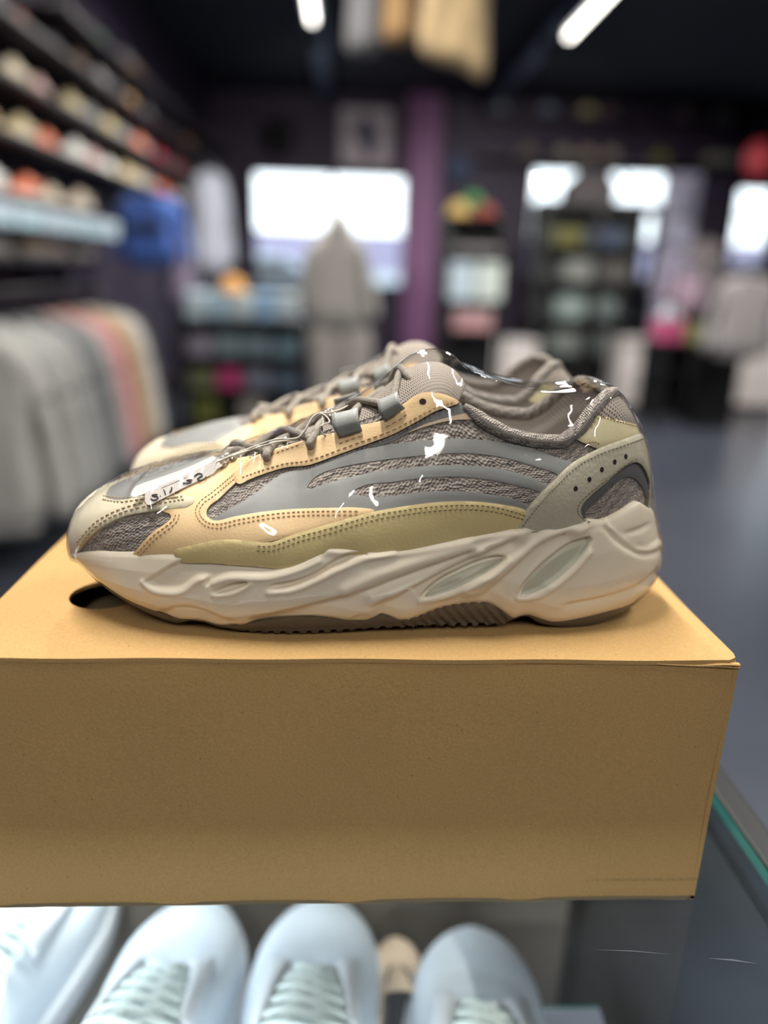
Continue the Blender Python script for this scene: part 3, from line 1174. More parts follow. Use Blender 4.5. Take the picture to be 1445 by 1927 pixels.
def panel(name, outer, m, th, holes=(), step=.0022, edge=.0012, parent=None, sink=.0008, mirror=True, st_outer=None, base=0.0, edge_mat=None, rim=0.0, puff=0.0):
    o = uvm(map_st(smooth_px(outer))) if st_outer is None else uvm(st_outer)
    hs = [uvm(map_st(smooth_px(h))) for h in holes]
    V2, F, bd = triangulate(o, hs, step)
    st = V2 / SCL
    e = smooth01(bd / edge)
    h = base + th * (.62 + .38 * np.sqrt(np.clip(e, 0, 1))) + puff * smooth01(bd / .02)
    P = FORM.S(st)
    N = FORM.S(st, True)
    top = P + N * h[:, None]
    bl = boundary_loops(F)
    bi = sorted({a for a, b in bl})
    idx = {v: len(V2) + k for k, v in enumerate(bi)}
    low = P[bi] + N[bi] * (base - sink)
    V = np.vstack([top, low])
    uv = np.vstack([V2, V2[bi]])
    FF = list(F)
    FF += [(b, a, idx[a], idx[b]) for a, b in bl]
    FF = [tuple(reversed(f)) for f in FF]
    midx = [0] * len(F) + [1] * len(bl)
    out = []
    def mk(V, FF, nm):
        ob = mesh_obj(nm, V - SHO, FF, m, parent or SH, True, uv, mats=[m, edge_mat or m], midx=midx)
        md = ob.modifiers.new('edge', 'EDGE_SPLIT')
        md.split_angle = .9
        return ob
    out.append(mk(V, FF, name))
    if mirror:
        stm = st.copy()
        stm[:, 0] = 1 - stm[:, 0]
        P = FORM.S(stm)
        N = FORM.S(stm, True)
        top = P + N * h[:, None]
        low = P[bi] + N[bi] * (base - sink)
        out.append(mk(np.vstack([top, low]), [tuple(reversed(f)) for f in FF], name))
    return out


ST_V, ST_F, ST_M = [], [], []


def stitches(pts, h, length=.0016, gap=.0009, w=.00022, mi=0, mirror=True, st=None):
    st = map_st(smooth_px(pts, False, 2.0)) if st is None else st
    u = resample(uvm(st), .00035)
    n = max(int(length / .00035), 2)
    g = int(round((length + gap) / .00035))
    for flip in ((False, True) if mirror else (False,)):
        for k in range(0, len(u) - n, g):
            q = u[k:k + n + 1:2] / SCL
            if flip:
                q = q.copy()
                q[:, 0] = 1 - q[:, 0]
            P = FORM.S(q)
            N = FORM.S(q, True)
            T = P[-1] - P[0]
            T /= np.linalg.norm(T) + 1e-12
            side = np.cross(N, T)
            base = len(ST_V)
            m = len(P)
            for a in range(m):
                bow = .00022 * math.sin(PI * a / (m - 1))
                for cx, cz in ((-w, -.0002), (-w * .6, .00022), (w * .6, .00022), (w, -.0002)):
                    ST_V.append(P[a] + N[a] * (h + cz + bow) + side[a] * cx)
            for a in range(m - 1):
                for b in range(3):
                    ST_F.append((base + a * 4 + b, base + a * 4 + b + 1, base + a * 4 + b + 5, base + a * 4 + b + 4))
                    ST_M.append(mi)
            ST_F.append((base, base + 1, base + 2, base + 3))
            ST_F.append((base + m * 4 - 1, base + m * 4 - 2, base + m * 4 - 3, base + m * 4 - 4))
            ST_M.extend([mi, mi])


def shifted(pts, d):
    """polyline moved sideways by d pixels (to the right of travel)"""
    P = smooth_px(pts, False, 4.0)
    T = np.gradient(P, axis=0)
    T /= np.linalg.norm(T, axis=1)[:, None]
    return P + np.stack([-T[:, 1], T[:, 0]], -1) * d


# --- knitted base of the upper
part('knit_upper', _V, _F, M_KNIT, uv=_uv)


# --- midsole with its sculpted waves
def poly_recess(Q, poly, depth, soft, open_soft=None):
    P = smooth_px(poly, True, 3.0)
    d, _ = seg_dist(Q, P, True)
    return -depth * smooth01(d / soft) * in_poly(Q, P)


def groove(Q, pts, depth, s1, s2):
    """s1: width on the upper side, s2: on the lower side of the line drawn left to right"""
    P = smooth_px(pts, False, 4.0)
    d, side = seg_dist(Q, P)
    w = np.where(side < 0, s1, s2)
    L = np.r_[0, np.cumsum(np.linalg.norm(np.diff(P, axis=0), axis=1))]
    # fade towards both ends
    e0 = np.hypot(Q[:, 0] - P[0, 0], Q[:, 1] - P[0, 1])
    e1 = np.hypot(Q[:, 0] - P[-1, 0], Q[:, 1] - P[-1, 1])
    f = smooth01(e0 / 30) * smooth01(e1 / 30)
    return -depth * np.exp(-(d / w) ** 2) * f


def ellipse_px(pts):
    return pts


SCOOP = [(345, 1020), (352, 1043), (335, 1054), (316, 1064), (296, 1076), (280, 1086), (271, 1095), (282, 1106), (302, 1112), (335, 1113), (350, 1106), (360, 1097), (370, 1091), (382, 1090), (380, 1101), (388, 1106),
         (400, 1098), (415, 1089), (435, 1084), (500, 1083), (530, 1077), (560, 1067), (590, 1051), (615, 1036), (640, 1020), (640, 990), (345, 990)]
OVAL1 = [(402, 1116), (412, 1105), (430, 1097), (450, 1093), (465, 1094), (466, 1100), (452, 1108), (430, 1116), (410, 1119)]
SLOT = [(505, 1106), (512, 1098), (540, 1092), (570, 1084), (600, 1069), (625, 1053), (645, 1041), (672, 1036), (700, 1042), (660, 1056), (625, 1074), (590, 1092), (550, 1108), (515, 1112)]
INS1 = [(790, 1128), (800, 1112), (830, 1089), (865, 1072), (905, 1055), (940, 1046), (955, 1048), (950, 1058), (925, 1076), (885, 1098), (840, 1118), (805, 1128)]
INS2 = [(974, 1122), (978, 1105), (1000, 1078), (1030, 1050), (1065, 1025), (1095, 1012), (1112, 1010), (1117, 1018), (1105, 1040), (1080, 1068), (1045, 1098), (1010, 1118), (985, 1126)]


def relief(B):
    Q = project(B)
    R = np.zeros(len(Q))
    R += poly_recess(Q, SCOOP, .0026, 9)
    R += poly_recess(Q, OVAL1, .0024, 6)
    R += poly_recess(Q, SLOT, .0026, 8)
    R += poly_recess(Q, INS1, .0034, 8)
    R += poly_recess(Q, INS2, .0034, 8)
    # raised lips along the lower edges of the recesses
    for pts, a, w in (([(268, 1095), (282, 1109), (302, 1116), (335, 1117), (354, 1109), (370, 1095), (388, 1088)], .0010, 5),
                      ([(402, 1121), (430, 1120), (455, 1111), (470, 1100)], .0009, 5), ([(404, 1098), (430, 1089), (500, 1089), (560, 1074), (600, 1056)], .0010, 6),
                      ([(506, 1116), (550, 1112), (600, 1092), (640, 1072), (690, 1052), (740, 1040)], .0012, 6),
                      ([(790, 1133), (840, 1123), (890, 1101), (930, 1079), (958, 1054)], .0011, 5),
                      ([(974, 1127), (1012, 1123), (1048, 1102), (1084, 1071), (1110, 1040)], .0011, 5),
                      ([(620, 1036), (700, 1045), (760, 1040), (830, 1028), (900, 1012), (960, 999)], .0010, 8),
                      ([(650, 1110), (740, 1072), (820, 1046), (880, 1028)], .0016, 12), ([(700, 1128), (780, 1098), (860, 1060), (930, 1026), (985, 1000)], .0016, 12),
                      ([(880, 1112), (950, 1070), (1000, 1030), (1050, 1002), (1095, 993)], .0018, 13)):
        d, _ = seg_dist(Q, smooth_px(pts, False, 4))
        R += a * np.exp(-(d / w) ** 2)
    R += groove(Q, [(455, 1172), (520, 1160), (600, 1141), (680, 1118), (740, 1095), (800, 1073), (860, 1052), (905, 1034)], .0030, 6, 20)
    R += groove(Q, [(690, 1152), (740, 1132), (790, 1106), (840, 1080), (900, 1053), (950, 1028), (985, 1010)], .0028, 7, 24)
    R += groove(Q, [(900, 1135), (940, 1100), (985, 1058), (1030, 1022), (1090, 1000)], .0022, 8, 20)
    R += groove(Q, [(255, 1154), (285, 1157), (310, 1152), (330, 1146), (352, 1145), (385, 1153), (420, 1168), (455, 1172)], .0016, 5, 14)
    R += groove(Q, [(1050, 1143), (1100, 1134), (1150, 1123), (1200, 1104), (1230, 1082), (1246, 1056)], .0018, 4, 9)
    R += groove(Q, [(1128, 984), (1146, 1000), (1163, 1019), (1185, 1034), (1210, 1043), (1235, 1040), (1252, 1026)], .0018, 4, 6)
    R += groove(Q, [(1140, 993), (1160, 1008), (1178, 1022), (1200, 1031), (1225, 1029), (1244, 1014)], .0012, 4, 5)
    R += groove(Q, [(1168, 1006), (1190, 1003), (1212, 996), (1236, 980)], .0012, 4, 5)
    # heel clip stands back from the foam
    clip = [(1140, 984), (1165, 1012), (1188, 1028), (1210, 1034), (1245, 1022), (1265, 1000), (1265, 930), (1140, 930)]
    R += poly_recess(Q, clip, .0014, 9)
    # flutes under the forefoot
    for k in range(7):
        x0 = 430 + k * 22
        d, _ = seg_dist(Q, [(x0, 1112 + k * -1), (x0 - 26, 1148)])
        R += -.00012 * np.exp(-(d / 4.0) ** 2)
    return R


scl = np.r_[np.linspace(0, .5, 560, endpoint=False), np.linspace(.5, 1, 220, endpoint=False)]
MV, MF = FORM.midsole_mesh(scl, [(0, -.0065), (.07, -.0040), (.2, -.0015), (.4, 0), (.7, -.001), (.9, -.0028), (.97, -.0042), (1, -.0056)],
                           [(-.0072, .0002), (-.0095, -.0008), (-.014, -.003)], relief, 64,
                           toe_prof=[(0, -.010), (.12, -.007), (.4, -.003), (.8, 0), (.95, 0), (1, -.0008)],
                           heel_prof=[(0, -.0045), (.12, -.0015), (.35, 0), (.6, -.0010), (.85, -.0040), (.96, -.0055), (1, -.0065)])
part('midsole', MV, [tuple(reversed(f)) for f in MF], M_MID)

# translucent inserts lying in the two heel recesses
_mb = BVHTree.FromPolygons([tuple(v) for v in MV], [tuple(f) for f in MF])
for poly in (INS1, INS2):
    P2 = smooth_px(poly, True, 3.0)
    c = P2.mean(0)
    P2 = c + (P2 - c) * .93
    V2, F2, bd = triangulate(P2, (), 4.0)
    for flip in (False, True):
        VV = []
        for (a, b), e in zip(V2, bd):
            d = Vector(ray(a, b)).normalized()
            h = _mb.ray_cast(Vector(CAM), d)
            p = np.array(h[0] if h[0] is not None else at_y(a, b, YC - .048))
            p = p + np.array([0, -1, .1]) * (-.0004 + .0012 * smooth01(e / 7))
            if flip:
                dd = (YC - p[1])
                sh = FORM.s_of_x(p[0])
                lat, med = FORM.P(np.array([sh]))[0, 1], FORM.P(np.array([1 - sh]))[0, 1]
                p = np.array([p[0], med + (lat - p[1]), p[2]])
            VV.append(p)
        part('midsole_insert', VV, [f if flip else tuple(reversed(f)) for f in F2], M_INS)

# --- outsole
OUT_PX = [(137, 1068), (150, 1089), (165, 1108), (190, 1127), (230, 1151), (265, 1168), (300, 1181), (322, 1186), (332, 1184), (345, 1181), (375, 1184), (400, 1192), (422, 1196), (440, 1200), (480, 1204),
          (560, 1206), (640, 1202), (700, 1197), (760, 1194), (800, 1192), (860, 1191), (920, 1190), (958, 1188), (970, 1180), (985, 1174), (1003, 1173), (1020, 1184), (1045, 1190), (1080, 1193), (1130, 1188), (1180, 1172), (1220, 1146), (1240, 1120)]
ZO = zcurve(OUT_PX, toe_z=ZB + .0195, heel_z=ZB + .0105)
so = np.r_[np.linspace(0, .5, 420, endpoint=False), np.linspace(.5, 1, 160, endpoint=False)]
P, n, h = FORM.P(so), FORM.N2(so), FORM.half(so)
x = FORM.P(h)[:, 0]
zo = np.maximum(np.interp(x, ZO[0], ZO[1]), ZB + .0002)
zt_ = np.maximum(FORM.zb(so) + .0012, zo + .0006)
d_toe = smooth01(1 - (x - XT) / .045)
off0 = -.0055 - .004 * d_toe
pxs = project(np.c_[FORM.P(h), FORM.zb(h)])[:, 0]
rows = []
NR = 12
for k in range(NR):
    t = k / (NR - 1)
    z = zo * (1 - t) + zt_ * t
    o = off0 - .0022 * (1 - t) ** 2
    # slanted flutes of the middle piece and tread notches at the ground
    mid = smooth01((pxs - 745) / 25) * smooth01((975 - pxs) / 15)
    ph = (x * 1000 + (z - ZB) * 1000 * .9) / 5.2
    o = o + mid * .0007 * np.sin(2 * PI * ph)
    tread = .0012 * (np.sin(2 * PI * x * 1000 / 6.2) > .2) * (t < .12) * smooth01((pxs - 420) / 30) * smooth01((972 - pxs) / 10)
    rows.append(np.c_[P + n * o[:, None], z + tread])
bot = np.c_[P + n * (off0 - .008)[:, None], zo]
bot2 = np.c_[P + n * (off0 - .022)[:, None], np.maximum(zo, ZB + .0012)]
topi = np.c_[P + n * -.016, zt_]
A = np.stack([bot2, bot] + rows + [topi], 1)
nr = A.shape[1]
OF = []
for i in range(len(so)):
    i2 = (i + 1) % len(so)
    for j in range(nr - 1):
        OF.append((i * nr + j, i2 * nr + j, i2 * nr + j + 1, i * nr + j + 1))
k0 = len(A.reshape(-1, 3))
ov = A.reshape(-1, 3)
# close the sole underneath with strips from side to side
nn = 150
sa = np.linspace(0.004, .496, nn)
za = np.maximum(np.interp(FORM.P(sa)[:, 0], ZO[0], ZO[1]), ZB + .0012)
la = FORM.P(sa) - FORM.N2(sa) * .026
ma = FORM.P(1 - sa) - FORM.N2(1 - sa) * .026
bv = np.vstack([np.c_[la, za], np.c_[ma, za]])
bf = [(k0 + i, k0 + i + 1, k0 + nn + i + 1, k0 + nn + i) for i in range(nn - 1)]
oo = part('outsole', np.vstack([ov, bv]), OF + bf, M_RUB)
oo.modifiers.new('edge', 'EDGE_SPLIT').split_angle = .8
oo['label'] = 'dark brown rubber outsole'

# --- panels of the upper
ACAP = [(148, 1046), (158, 1026), (178, 1006), (205, 988), (240, 973), (275, 966), (305, 962), (332, 959), (355, 956), (367, 948), (366, 941), (352, 937), (330, 935), (300, 936), (270, 938), (244, 944), (222, 946), (204, 942)]
a = map_st(smooth_px(ACAP, False, 3.0))
tc = 0.46
half = np.vstack([[(a[0][0], 0.0)], a, np.stack([np.linspace(a[-1][0], .5, 8)[1:], np.linspace(a[-1][1], tc, 8)[1:]], -1)])
mir = half[::-1][1:].copy()
mir[:, 0] = 1 - mir[:, 0]
full = np.vstack([half, mir])
nb = int((full[-1, 0] - full[0, 0]) * FORM.per / .0012)
bot = np.stack([np.linspace(full[-1, 0], full[0, 0], nb)[1:-1], np.zeros(nb - 2)], -1)
CAPST = np.vstack([full, bot])
panel('toe_cap', None, M_CAP, .0017, st_outer=CAPST, mirror=False, base=.0008, puff=.0010)

# grey vamp strip between the two arms of the toe cap and over the toe box
VPX = [(196, 944), (222, 950), (270, 945), (330, 945), (345, 930), (375, 905), (400, 893)]
a = map_st(smooth_px(VPX, False, 3.0))
half = np.vstack([np.stack([np.linspace(.5, a[0][0], 8)[:-1], np.linspace(tc - .02, a[0][1], 8)[:-1]], -1), a, np.stack([np.linspace(a[-1][0], .5, 10)[1:], np.linspace(min(a[-1][1], .93), .93, 10)[1:]], -1)])
mir = half[::-1][1:-1].copy()
mir[:, 0] = 1 - mir[:, 0]
panel('vamp_panel', None, M_GREY, .0006, st_outer=np.vstack([half, mir])[::-1], mirror=False)

VAMP = [(250, 1048), (266, 1025), (290, 1001), (313, 986), (323, 976), (321, 969), (308, 964), (300, 956), (312, 944), (340, 926), (385, 900), (420, 880), (440, 868), (462, 862), (479, 862), (483, 868), (472, 884), (452, 904), (430, 925), (412, 942), (396, 954), (390, 965),
        (393, 976), (408, 981), (440, 974), (500, 964), (560, 959), (620, 957), (670, 956), (705, 961), (690, 970), (640, 987), (560, 1008), (500, 1022), (470, 1040), (450, 1060), (400, 1056), (320, 1052)]
GOLD = [(330, 1036), (370, 1024), (410, 1016), (450, 1016), (480, 1019), (505, 1021), (560, 1005), (620, 987), (690, 967), (760, 953), (830, 944), (890, 943), (940, 948), (990, 960), (1000, 975), (985, 998), (940, 1005), (880, 1017), (830, 1028), (760, 1042), (700, 1046), (660, 1040), (620, 1042), (580, 1056), (530, 1066), (480, 1062), (400, 1056), (340, 1052)]
STRIPE = [(396, 984), (425, 962), (455, 945), (485, 925), (515, 902), (540, 889), (575, 884), (600, 876), (630, 864), (665, 851), (700, 843), (760, 833), (820, 827), (880, 826), (940, 832), (1000, 845), (1050, 862), (1085, 876),
          (1060, 900), (1025, 930), (990, 968), (940, 960), (880, 955), (820, 956), (760, 965), (700, 976), (620, 974), (540, 975), (450, 984)]
H1 = [(578, 921), (584, 908), (602, 893), (640, 880), (700, 869), (760, 861), (820, 855), (880, 853), (940, 860), (1000, 876), (1050, 896), (1036, 912), (1000, 898), (940, 882), (880, 876), (820, 876), (760, 881), (700, 889), (640, 903), (605, 913)]
H2 = [(662, 928), (685, 914), (740, 907), (800, 899), (850, 897), (900, 900), (960, 911), (1022, 931), (1008, 950), (960, 937), (900, 927), (850, 924), (790, 926), (740, 933), (700, 935)]
EYE = [(450, 914), (472, 905), (500, 894), (540, 882), (580, 878), (600, 872), (640, 857), (690, 838), (740, 819), (780, 798), (820, 775), (850, 765), (864, 758), (852, 748), (830, 740), (806, 737), (788, 742), (766, 757), (745, 772), (728, 790), (700, 797), (672, 803), (650, 813), (630, 816), (600, 822), (570, 831),
       (535, 842), (505, 852), (480, 862), (462, 872), (448, 886), (440, 900)]
TRIMG = [(695, 842), (740, 823), (785, 799), (822, 778), (852, 767), (866, 762), (880, 772), (890, 780), (850, 784), (812, 794), (775, 812), (735, 832)]
TRIMT = [(768, 815), (800, 799), (842, 786), (880, 778), (902, 782), (918, 794), (880, 790), (842, 793), (802, 803)]
HEELC = [(962, 1000), (972, 982), (985, 962), (1005, 938), (1040, 903), (1068, 877), (1090, 862), (1120, 846), (1155, 832), (1185, 822), (1205, 816)]
WIN = [(1112, 992), (1095, 974), (1088, 960), (1092, 947), (1110, 928), (1135, 907), (1160, 885), (1178, 873), (1191, 870), (1202, 878), (1213, 902), (1220, 935), (1222, 968)]
panel('vamp_overlay', VAMP, M_PEACH, .0013, edge_mat=M_EDGE, base=.0003)
panel('side_stripes', STRIPE, M_GREY, .0005, holes=[H1, H2], edge=.0006, edge_mat=M_DARK)
panel('lower_side_panel', GOLD, M_GOLD, .0012, base=.0013, edge_mat=M_EDGE)[0]['label'] = 'olive leather lower side panel'
panel('eyestay_trim', TRIMG, M_TRIM, .0006, edge_mat=M_DARK)
panel('collar_trim', TRIMT, M_TAN, .0007, edge_mat=M_EDGE, base=.0003)
panel('eyestay', EYE, M_PEACH, .0015, base=.0006, edge_mat=M_EDGE)

# heel counter: one leather piece round the back with a window on each side
hc = map_st(smooth_px(HEELC, False, 3.0))
ttop = hc[-1][1]
half = np.vstack([[(hc[0][0], 0.0)], hc, np.stack([np.linspace(hc[-1][0], 0, 10)[1:], np.linspace(hc[-1][1], ttop, 10)[1:]], -1)])
mir = half[::-1][1:].copy()
mir[:, 0] = -mir[:, 0]
full = np.vstack([half, mir])
nb = int((full[0, 0] - full[-1, 0]) * FORM.per / .0012)
bot = np.stack([np.linspace(full[-1, 0], full[0, 0], nb)[1:-1], np.zeros(nb - 2)], -1)
w = map_st(smooth_px(WIN, True, 3.0))
w[:, 1] = np.maximum(w[:, 1], .02)
w[:, 0] = np.maximum(w[:, 0], .015)
wm = w[::-1].copy()
wm[:, 0] = -wm[:, 0]


def panel_st(name, outer, holes, m, th, base, edge_mat=None, edge=.0012, step=.0022):
    o = uvm(outer)
    V2, F, bd = triangulate(o, [uvm(q) for q in holes], step)
    st = V2 / SCL
    e = smooth01(bd / edge)
    P, N = FORM.S(st), FORM.S(st, True)
    top = P + N * (base + th * (.6 + .4 * np.sqrt(e)))[:, None]
    bl = boundary_loops(F)
    bi = sorted({a for a, b in bl})
    idx = {v: len(V2) + k for k, v in enumerate(bi)}
    V = np.vstack([top, P[bi] + N[bi] * (base - .0008)])
    FF = list(F) + [(b, a, idx[a], idx[b]) for a, b in bl]
    ob = mesh_obj(name, V - SHO, [tuple(reversed(f)) for f in FF], m, SH, True, np.vstack([V2, V2[bi]]), mats=[m, edge_mat or m], midx=[0] * len(F) + [1] * len(bl))
    ob.modifiers.new('edge', 'EDGE_SPLIT').split_angle = .9
    return ob


tb = map_st(smooth_px([(1082, 827), (1096, 816), (1108, 802), (1120, 783), (1128, 781), (1160, 789), (1207, 803)], False, 3.0))
tt = tb[-1][1]
half = np.vstack([tb, np.stack([np.linspace(tb[-1][0], 0, 10)[1:], np.linspace(tt, tt, 10)[1:]], -1)])
lo = map_st(smooth_px([(1207, 822), (1180, 830), (1150, 840), (1125, 845), (1105, 838), (1090, 832)], False, 3.0))
mir = half[::-1][1:].copy()
mir[:, 0] = -mir[:, 0]
lom = lo[::-1].copy()
lom[:, 0] = -lom[:, 0]
nlo = np.stack([np.linspace(lom[-1, 0], lo[0, 0], 12)[1:-1], np.linspace(lom[-1, 1], lo[0, 1], 12)[1:-1]], -1)
panel_st('heel_tab', np.vstack([half, mir, lom, nlo, lo]), [], M_TAB, .0014, .0004, M_EDGE)
cp = map_st(smooth_px([(1122, 786), (1160, 794), (1207, 808)], False, 3.0))
half_ = np.vstack([cp, np.stack([np.linspace(cp[-1][0], 0, 10)[1:], np.full(9, cp[-1][1])], -1)])
mir_ = half_[::-1][1:].copy()
mir_[:, 0] = -mir_[:, 0]
fl_ = np.vstack([half_, mir_])
nb_ = int((fl_[0, 0] - fl_[-1, 0]) * FORM.per / .0012)
tp_ = np.stack([np.linspace(fl_[-1, 0], fl_[0, 0], nb_)[1:-1], np.full(nb_ - 2, .985)], -1)
HP = panel_st('heel_collar_pad', np.vstack([fl_, tp_]), [], M_MESH, .0022, .0002, M_MESH, edge=.006)
panel_st('heel_counter', np.vstack([full, bot]), [w, wm], M_HEEL, .0016, .0012, M_EDGE)['label'] = 'grey olive leather heel counter'
# grey frame inside each window
ci = w.mean(0)
for sg in (1, -1):
    o = w.copy()
    inn = smooth_px([(1118, 985), (1103, 976), (1099, 966), (1126, 938), (1150, 914), (1172, 899), (1186, 898), (1199, 907), (1211, 928), (1217, 958), (1190, 975)], True, 3.0)
    q = map_st(inn)
    q[:, 1] = np.maximum(q[:, 1], .035)
    q[:, 0] = np.maximum(q[:, 0], .021)
    if sg < 0:
        o = o[::-1].copy(); o[:, 0] *= -1
        q = q[::-1].copy(); q[:, 0] *= -1
    panel_st('window_trim', o, [q], M_TRIM, .0008, 0.0003, M_TRIM, edge=.0008)

# perforations of the heel counter and top eyelet: little dark discs set into the leather
for name, spots, hh, r in (('perforation', [(1078, 918), (1103, 901), (1126, 883), (1149, 869), (1169, 859)], .0029, (.0011, .0013)), ('eyelet', [(797, 757)], .0023, (.0017, .0014))):
    for pxy in spots:
        st0 = np.array([px_st(*pxy)])
        for flip in (0, 1):
            q = st0.copy()
            if flip: q[:, 0] = 1 - q[:, 0]
            p, nn_ = FORM.S(q)[0], FORM.S(q, True)[0]
            tx = np.cross(nn_, [0, 0, 1.0]); tx /= np.linalg.norm(tx)
            ty = np.cross(nn_, tx)
            ring = [p + nn_ * hh + tx * r[0] * math.cos(a_) + ty * r[1] * math.sin(a_) for a_ in np.linspace(0, 2 * PI, 14, endpoint=False)]
            ring2 = [p + nn_ * (hh - .002) + tx * r[0] * .9 * math.cos(a_) + ty * r[1] * .9 * math.sin(a_) for a_ in np.linspace(0, 2 * PI, 14, endpoint=False)]
            F_ = [tuple(range(14))] + [(k, (k + 1) % 14, 14 + (k + 1) % 14, 14 + k) for k in range(14)]
            part(name, ring + ring2, F_, M_DARK, False)

# --- stitching
for pts in ([(160, 1024), (190, 992), (225, 973), (270, 959), (320, 949), (352, 945)], [(200, 947), (232, 951), (275, 946), (335, 941)]):
    stitches(pts, .0028)
    stitches(shifted(pts, -6), .0029)
for pts in ([(262, 1038), (290, 1009), (312, 993), (330, 978), (332, 966)], [(480, 868), (455, 895), (430, 917), (405, 937), (384, 952), (377, 966), (388, 982), (410, 988), (450, 980), (520, 969), (600, 964), (680, 963)]):
    stitches(pts, .0017)
    stitches(shifted(pts, 7), .0017)
G1 = [(486, 1026), (510, 1027), (560, 1012), (620, 995), (690, 974), (760, 960), (830, 951), (890, 949), (940, 954), (985, 966)]
stitches(G1, .0026, mi=1)
stitches(shifted(G1, 8), .0026, mi=1)
E1 = [(458, 904), (500, 888), (540, 876), (580, 871), (600, 865), (640, 850), (690, 831), (740, 812), (780, 791), (820, 769), (855, 758)]
stitches(E1, .0022)
stitches([(640, 838), (665, 829), (692, 820)], .0022)
stitches([(728, 806), (752, 793), (775, 776)], .0022)
stitches([(505, 862), (530, 853), (565, 840)], .0022)
K1 = [(980, 985), (1010, 948), (1045, 912), (1075, 885), (1092, 872), (1122, 856), (1155, 843), (1203, 828)]
stitches(K1, .0029, mi=1)
stitches([(1104, 978), (1086, 967), (1081, 955), (1088, 940), (1110, 920), (1138, 898), (1165, 877), (1182, 866)], .0029, mi=1)
stitches([(1100, 836), (1115, 832), (1127, 838)], .0019)
stitches([(1110, 806), (1124, 788), (1160, 796), (1200, 808)], .0019)
so_ = mesh_obj('stitching', np.array(ST_V) - SHO, ST_F, None, SH, False, mats=[M_THR, M_THG], midx=ST_M)
so_['kind'] = 'stuff'

# --- padded collar rim, lining, insole
hk = s_px(868)
sc = np.r_[np.linspace(hk, 0, 90), np.linspace(0, -hk, 90)[1:]]
rimc = FORM.S(np.c_[sc, np.full(len(sc), .985)])
ctr = np.array([rimc[:, 0].mean(), YC])
MBc = MB().tube(rimc + np.array([0, 0, .0005]), np.interp(np.abs(sc), [0, .03, hk * .5, hk * .95, hk], [.0026, .0028, .0036, .0036, .0016]), 12)
co = part('collar', MBc.V, MBc.F, M_KNIT, uv=np.array([(i // 12 * .0028, (i % 12) * .0022) for i in range(len(MBc.V))]))
ns_l = 120
sl = np.linspace(-s_px(640), s_px(640), ns_l)
top = FORM.S(np.c_[sl, np.full(ns_l, .99)])
inn = np.stack([np.full(ns_l, np.nan)] * 3, -1)
rows = []
for k, tt_ in enumerate(np.linspace(0, 1, 14)):
    u = 1 - tt_ * .72
    p = FORM.S(np.c_[sl, np.full(ns_l, .99 * u)]) - FORM.S(np.c_[sl, np.full(ns_l, .99 * u)], True) * (.0015 + .0065 * min(tt_ * 3, 1))
    rows.append(p)
A = np.stack(rows, 1)
LF = [(i * 14 + j, i * 14 + j + 1, (i + 1) * 14 + j + 1, (i + 1) * 14 + j) for i in range(ns_l - 1) for j in range(13)]
uvl = np.array([(sl[i] * FORM.per, j / 13 * .06) for i in range(ns_l) for j in range(14)])
part('lining', A.reshape(-1, 3), LF, M_LIN, uv=uvl)
ii = A[:, -1]
nh = ns_l // 2
IV = np.vstack([ii[:nh], ii[::-1][:nh]])
IF = [(i, i + 1, nh + i + 1, nh + i) for i in range(nh - 1)]
part('insole', IV, IF, M_INSOLE)

# --- tongue
TG = [(428, 868, 0.01, 0.003), (470, 863, 0.016, 0.004), (530, 845, 0.019, 0.005), (590, 823, 0.021, 0.006), (650, 799, 0.023, 0.006), (700, 774, 0.026, 0.006), (740, 742, 0.028, 0.006), (772, 716, 0.029, 0.006), (800, 703, 0.028, 0.006), (826, 703, 0.027, 0.006), (848, 712, 0.026, 0.005), (866, 728, 0.024, 0.003)]
cl = np.array([at_y(a, b, YC) for a, b, _, _ in TG])
cl = catmull(cl, 5)
hw = np.interp(np.linspace(0, 1, len(cl)), np.linspace(0, 1, len(TG)), [g[2] for g in TG])
thk = np.interp(np.linspace(0, 1, len(cl)), np.linspace(0, 1, len(TG)), [g[3] for g in TG])
nT = 17
TV, TF = [], []
tang = np.gradient(cl, axis=0)
tang /= np.linalg.norm(tang, axis=1)[:, None]
for i in range(len(cl)):
    nrm = np.array([-tang[i][2], 0, tang[i][0]])
    if nrm[2] < .5: nrm = np.array([nrm[0], 0, .5])
    for k in range(nT):
        v = -1 + 2 * k / (nT - 1)
        TV.append(cl[i] + np.array([0, v * hw[i], 0]) + nrm * (thk[i] * .4 - .012 * v * v * (hw[i] / .03) + thk[i] * .5 * math.sqrt(max(0, 1 - v ** 4))))
    for k in range(nT):
        v = 1 - 2 * k / (nT - 1)
        TV.append(cl[i] + np.array([0, v * hw[i], 0]) + nrm * (-.012 * v * v * (hw[i] / .03) - thk[i] * .5 * math.sqrt(max(0, 1 - v ** 4))))
m2 = 2 * nT
for i in range(len(cl) - 1):
    for k in range(m2):
        TF.append((i * m2 + k, (i + 1) * m2 + k, (i + 1) * m2 + (k + 1) % m2, i * m2 + (k + 1) % m2))
TF.append(tuple(range(m2)))
TF.append(tuple(reversed([(len(cl) - 1) * m2 + k for k in range(m2)])))
part('tongue', TV, TF, M_MESH, uv=np.array([(i // m2 * .004, (i % m2) * .0035) for i in range(len(TV))]))

# --- laces, lace loops
EYL = [(425, 882), (506, 866), (588, 841), (655, 806), (735, 777)]
es = [np.array([px_st(*e)]) for e in EYL]


def esp(i, sg, hh):
    q = es[i].copy()
    if sg > 0: q[:, 0] = 1 - q[:, 0]
    return FORM.S(q)[0] + FORM.S(q, True)[0] * hh


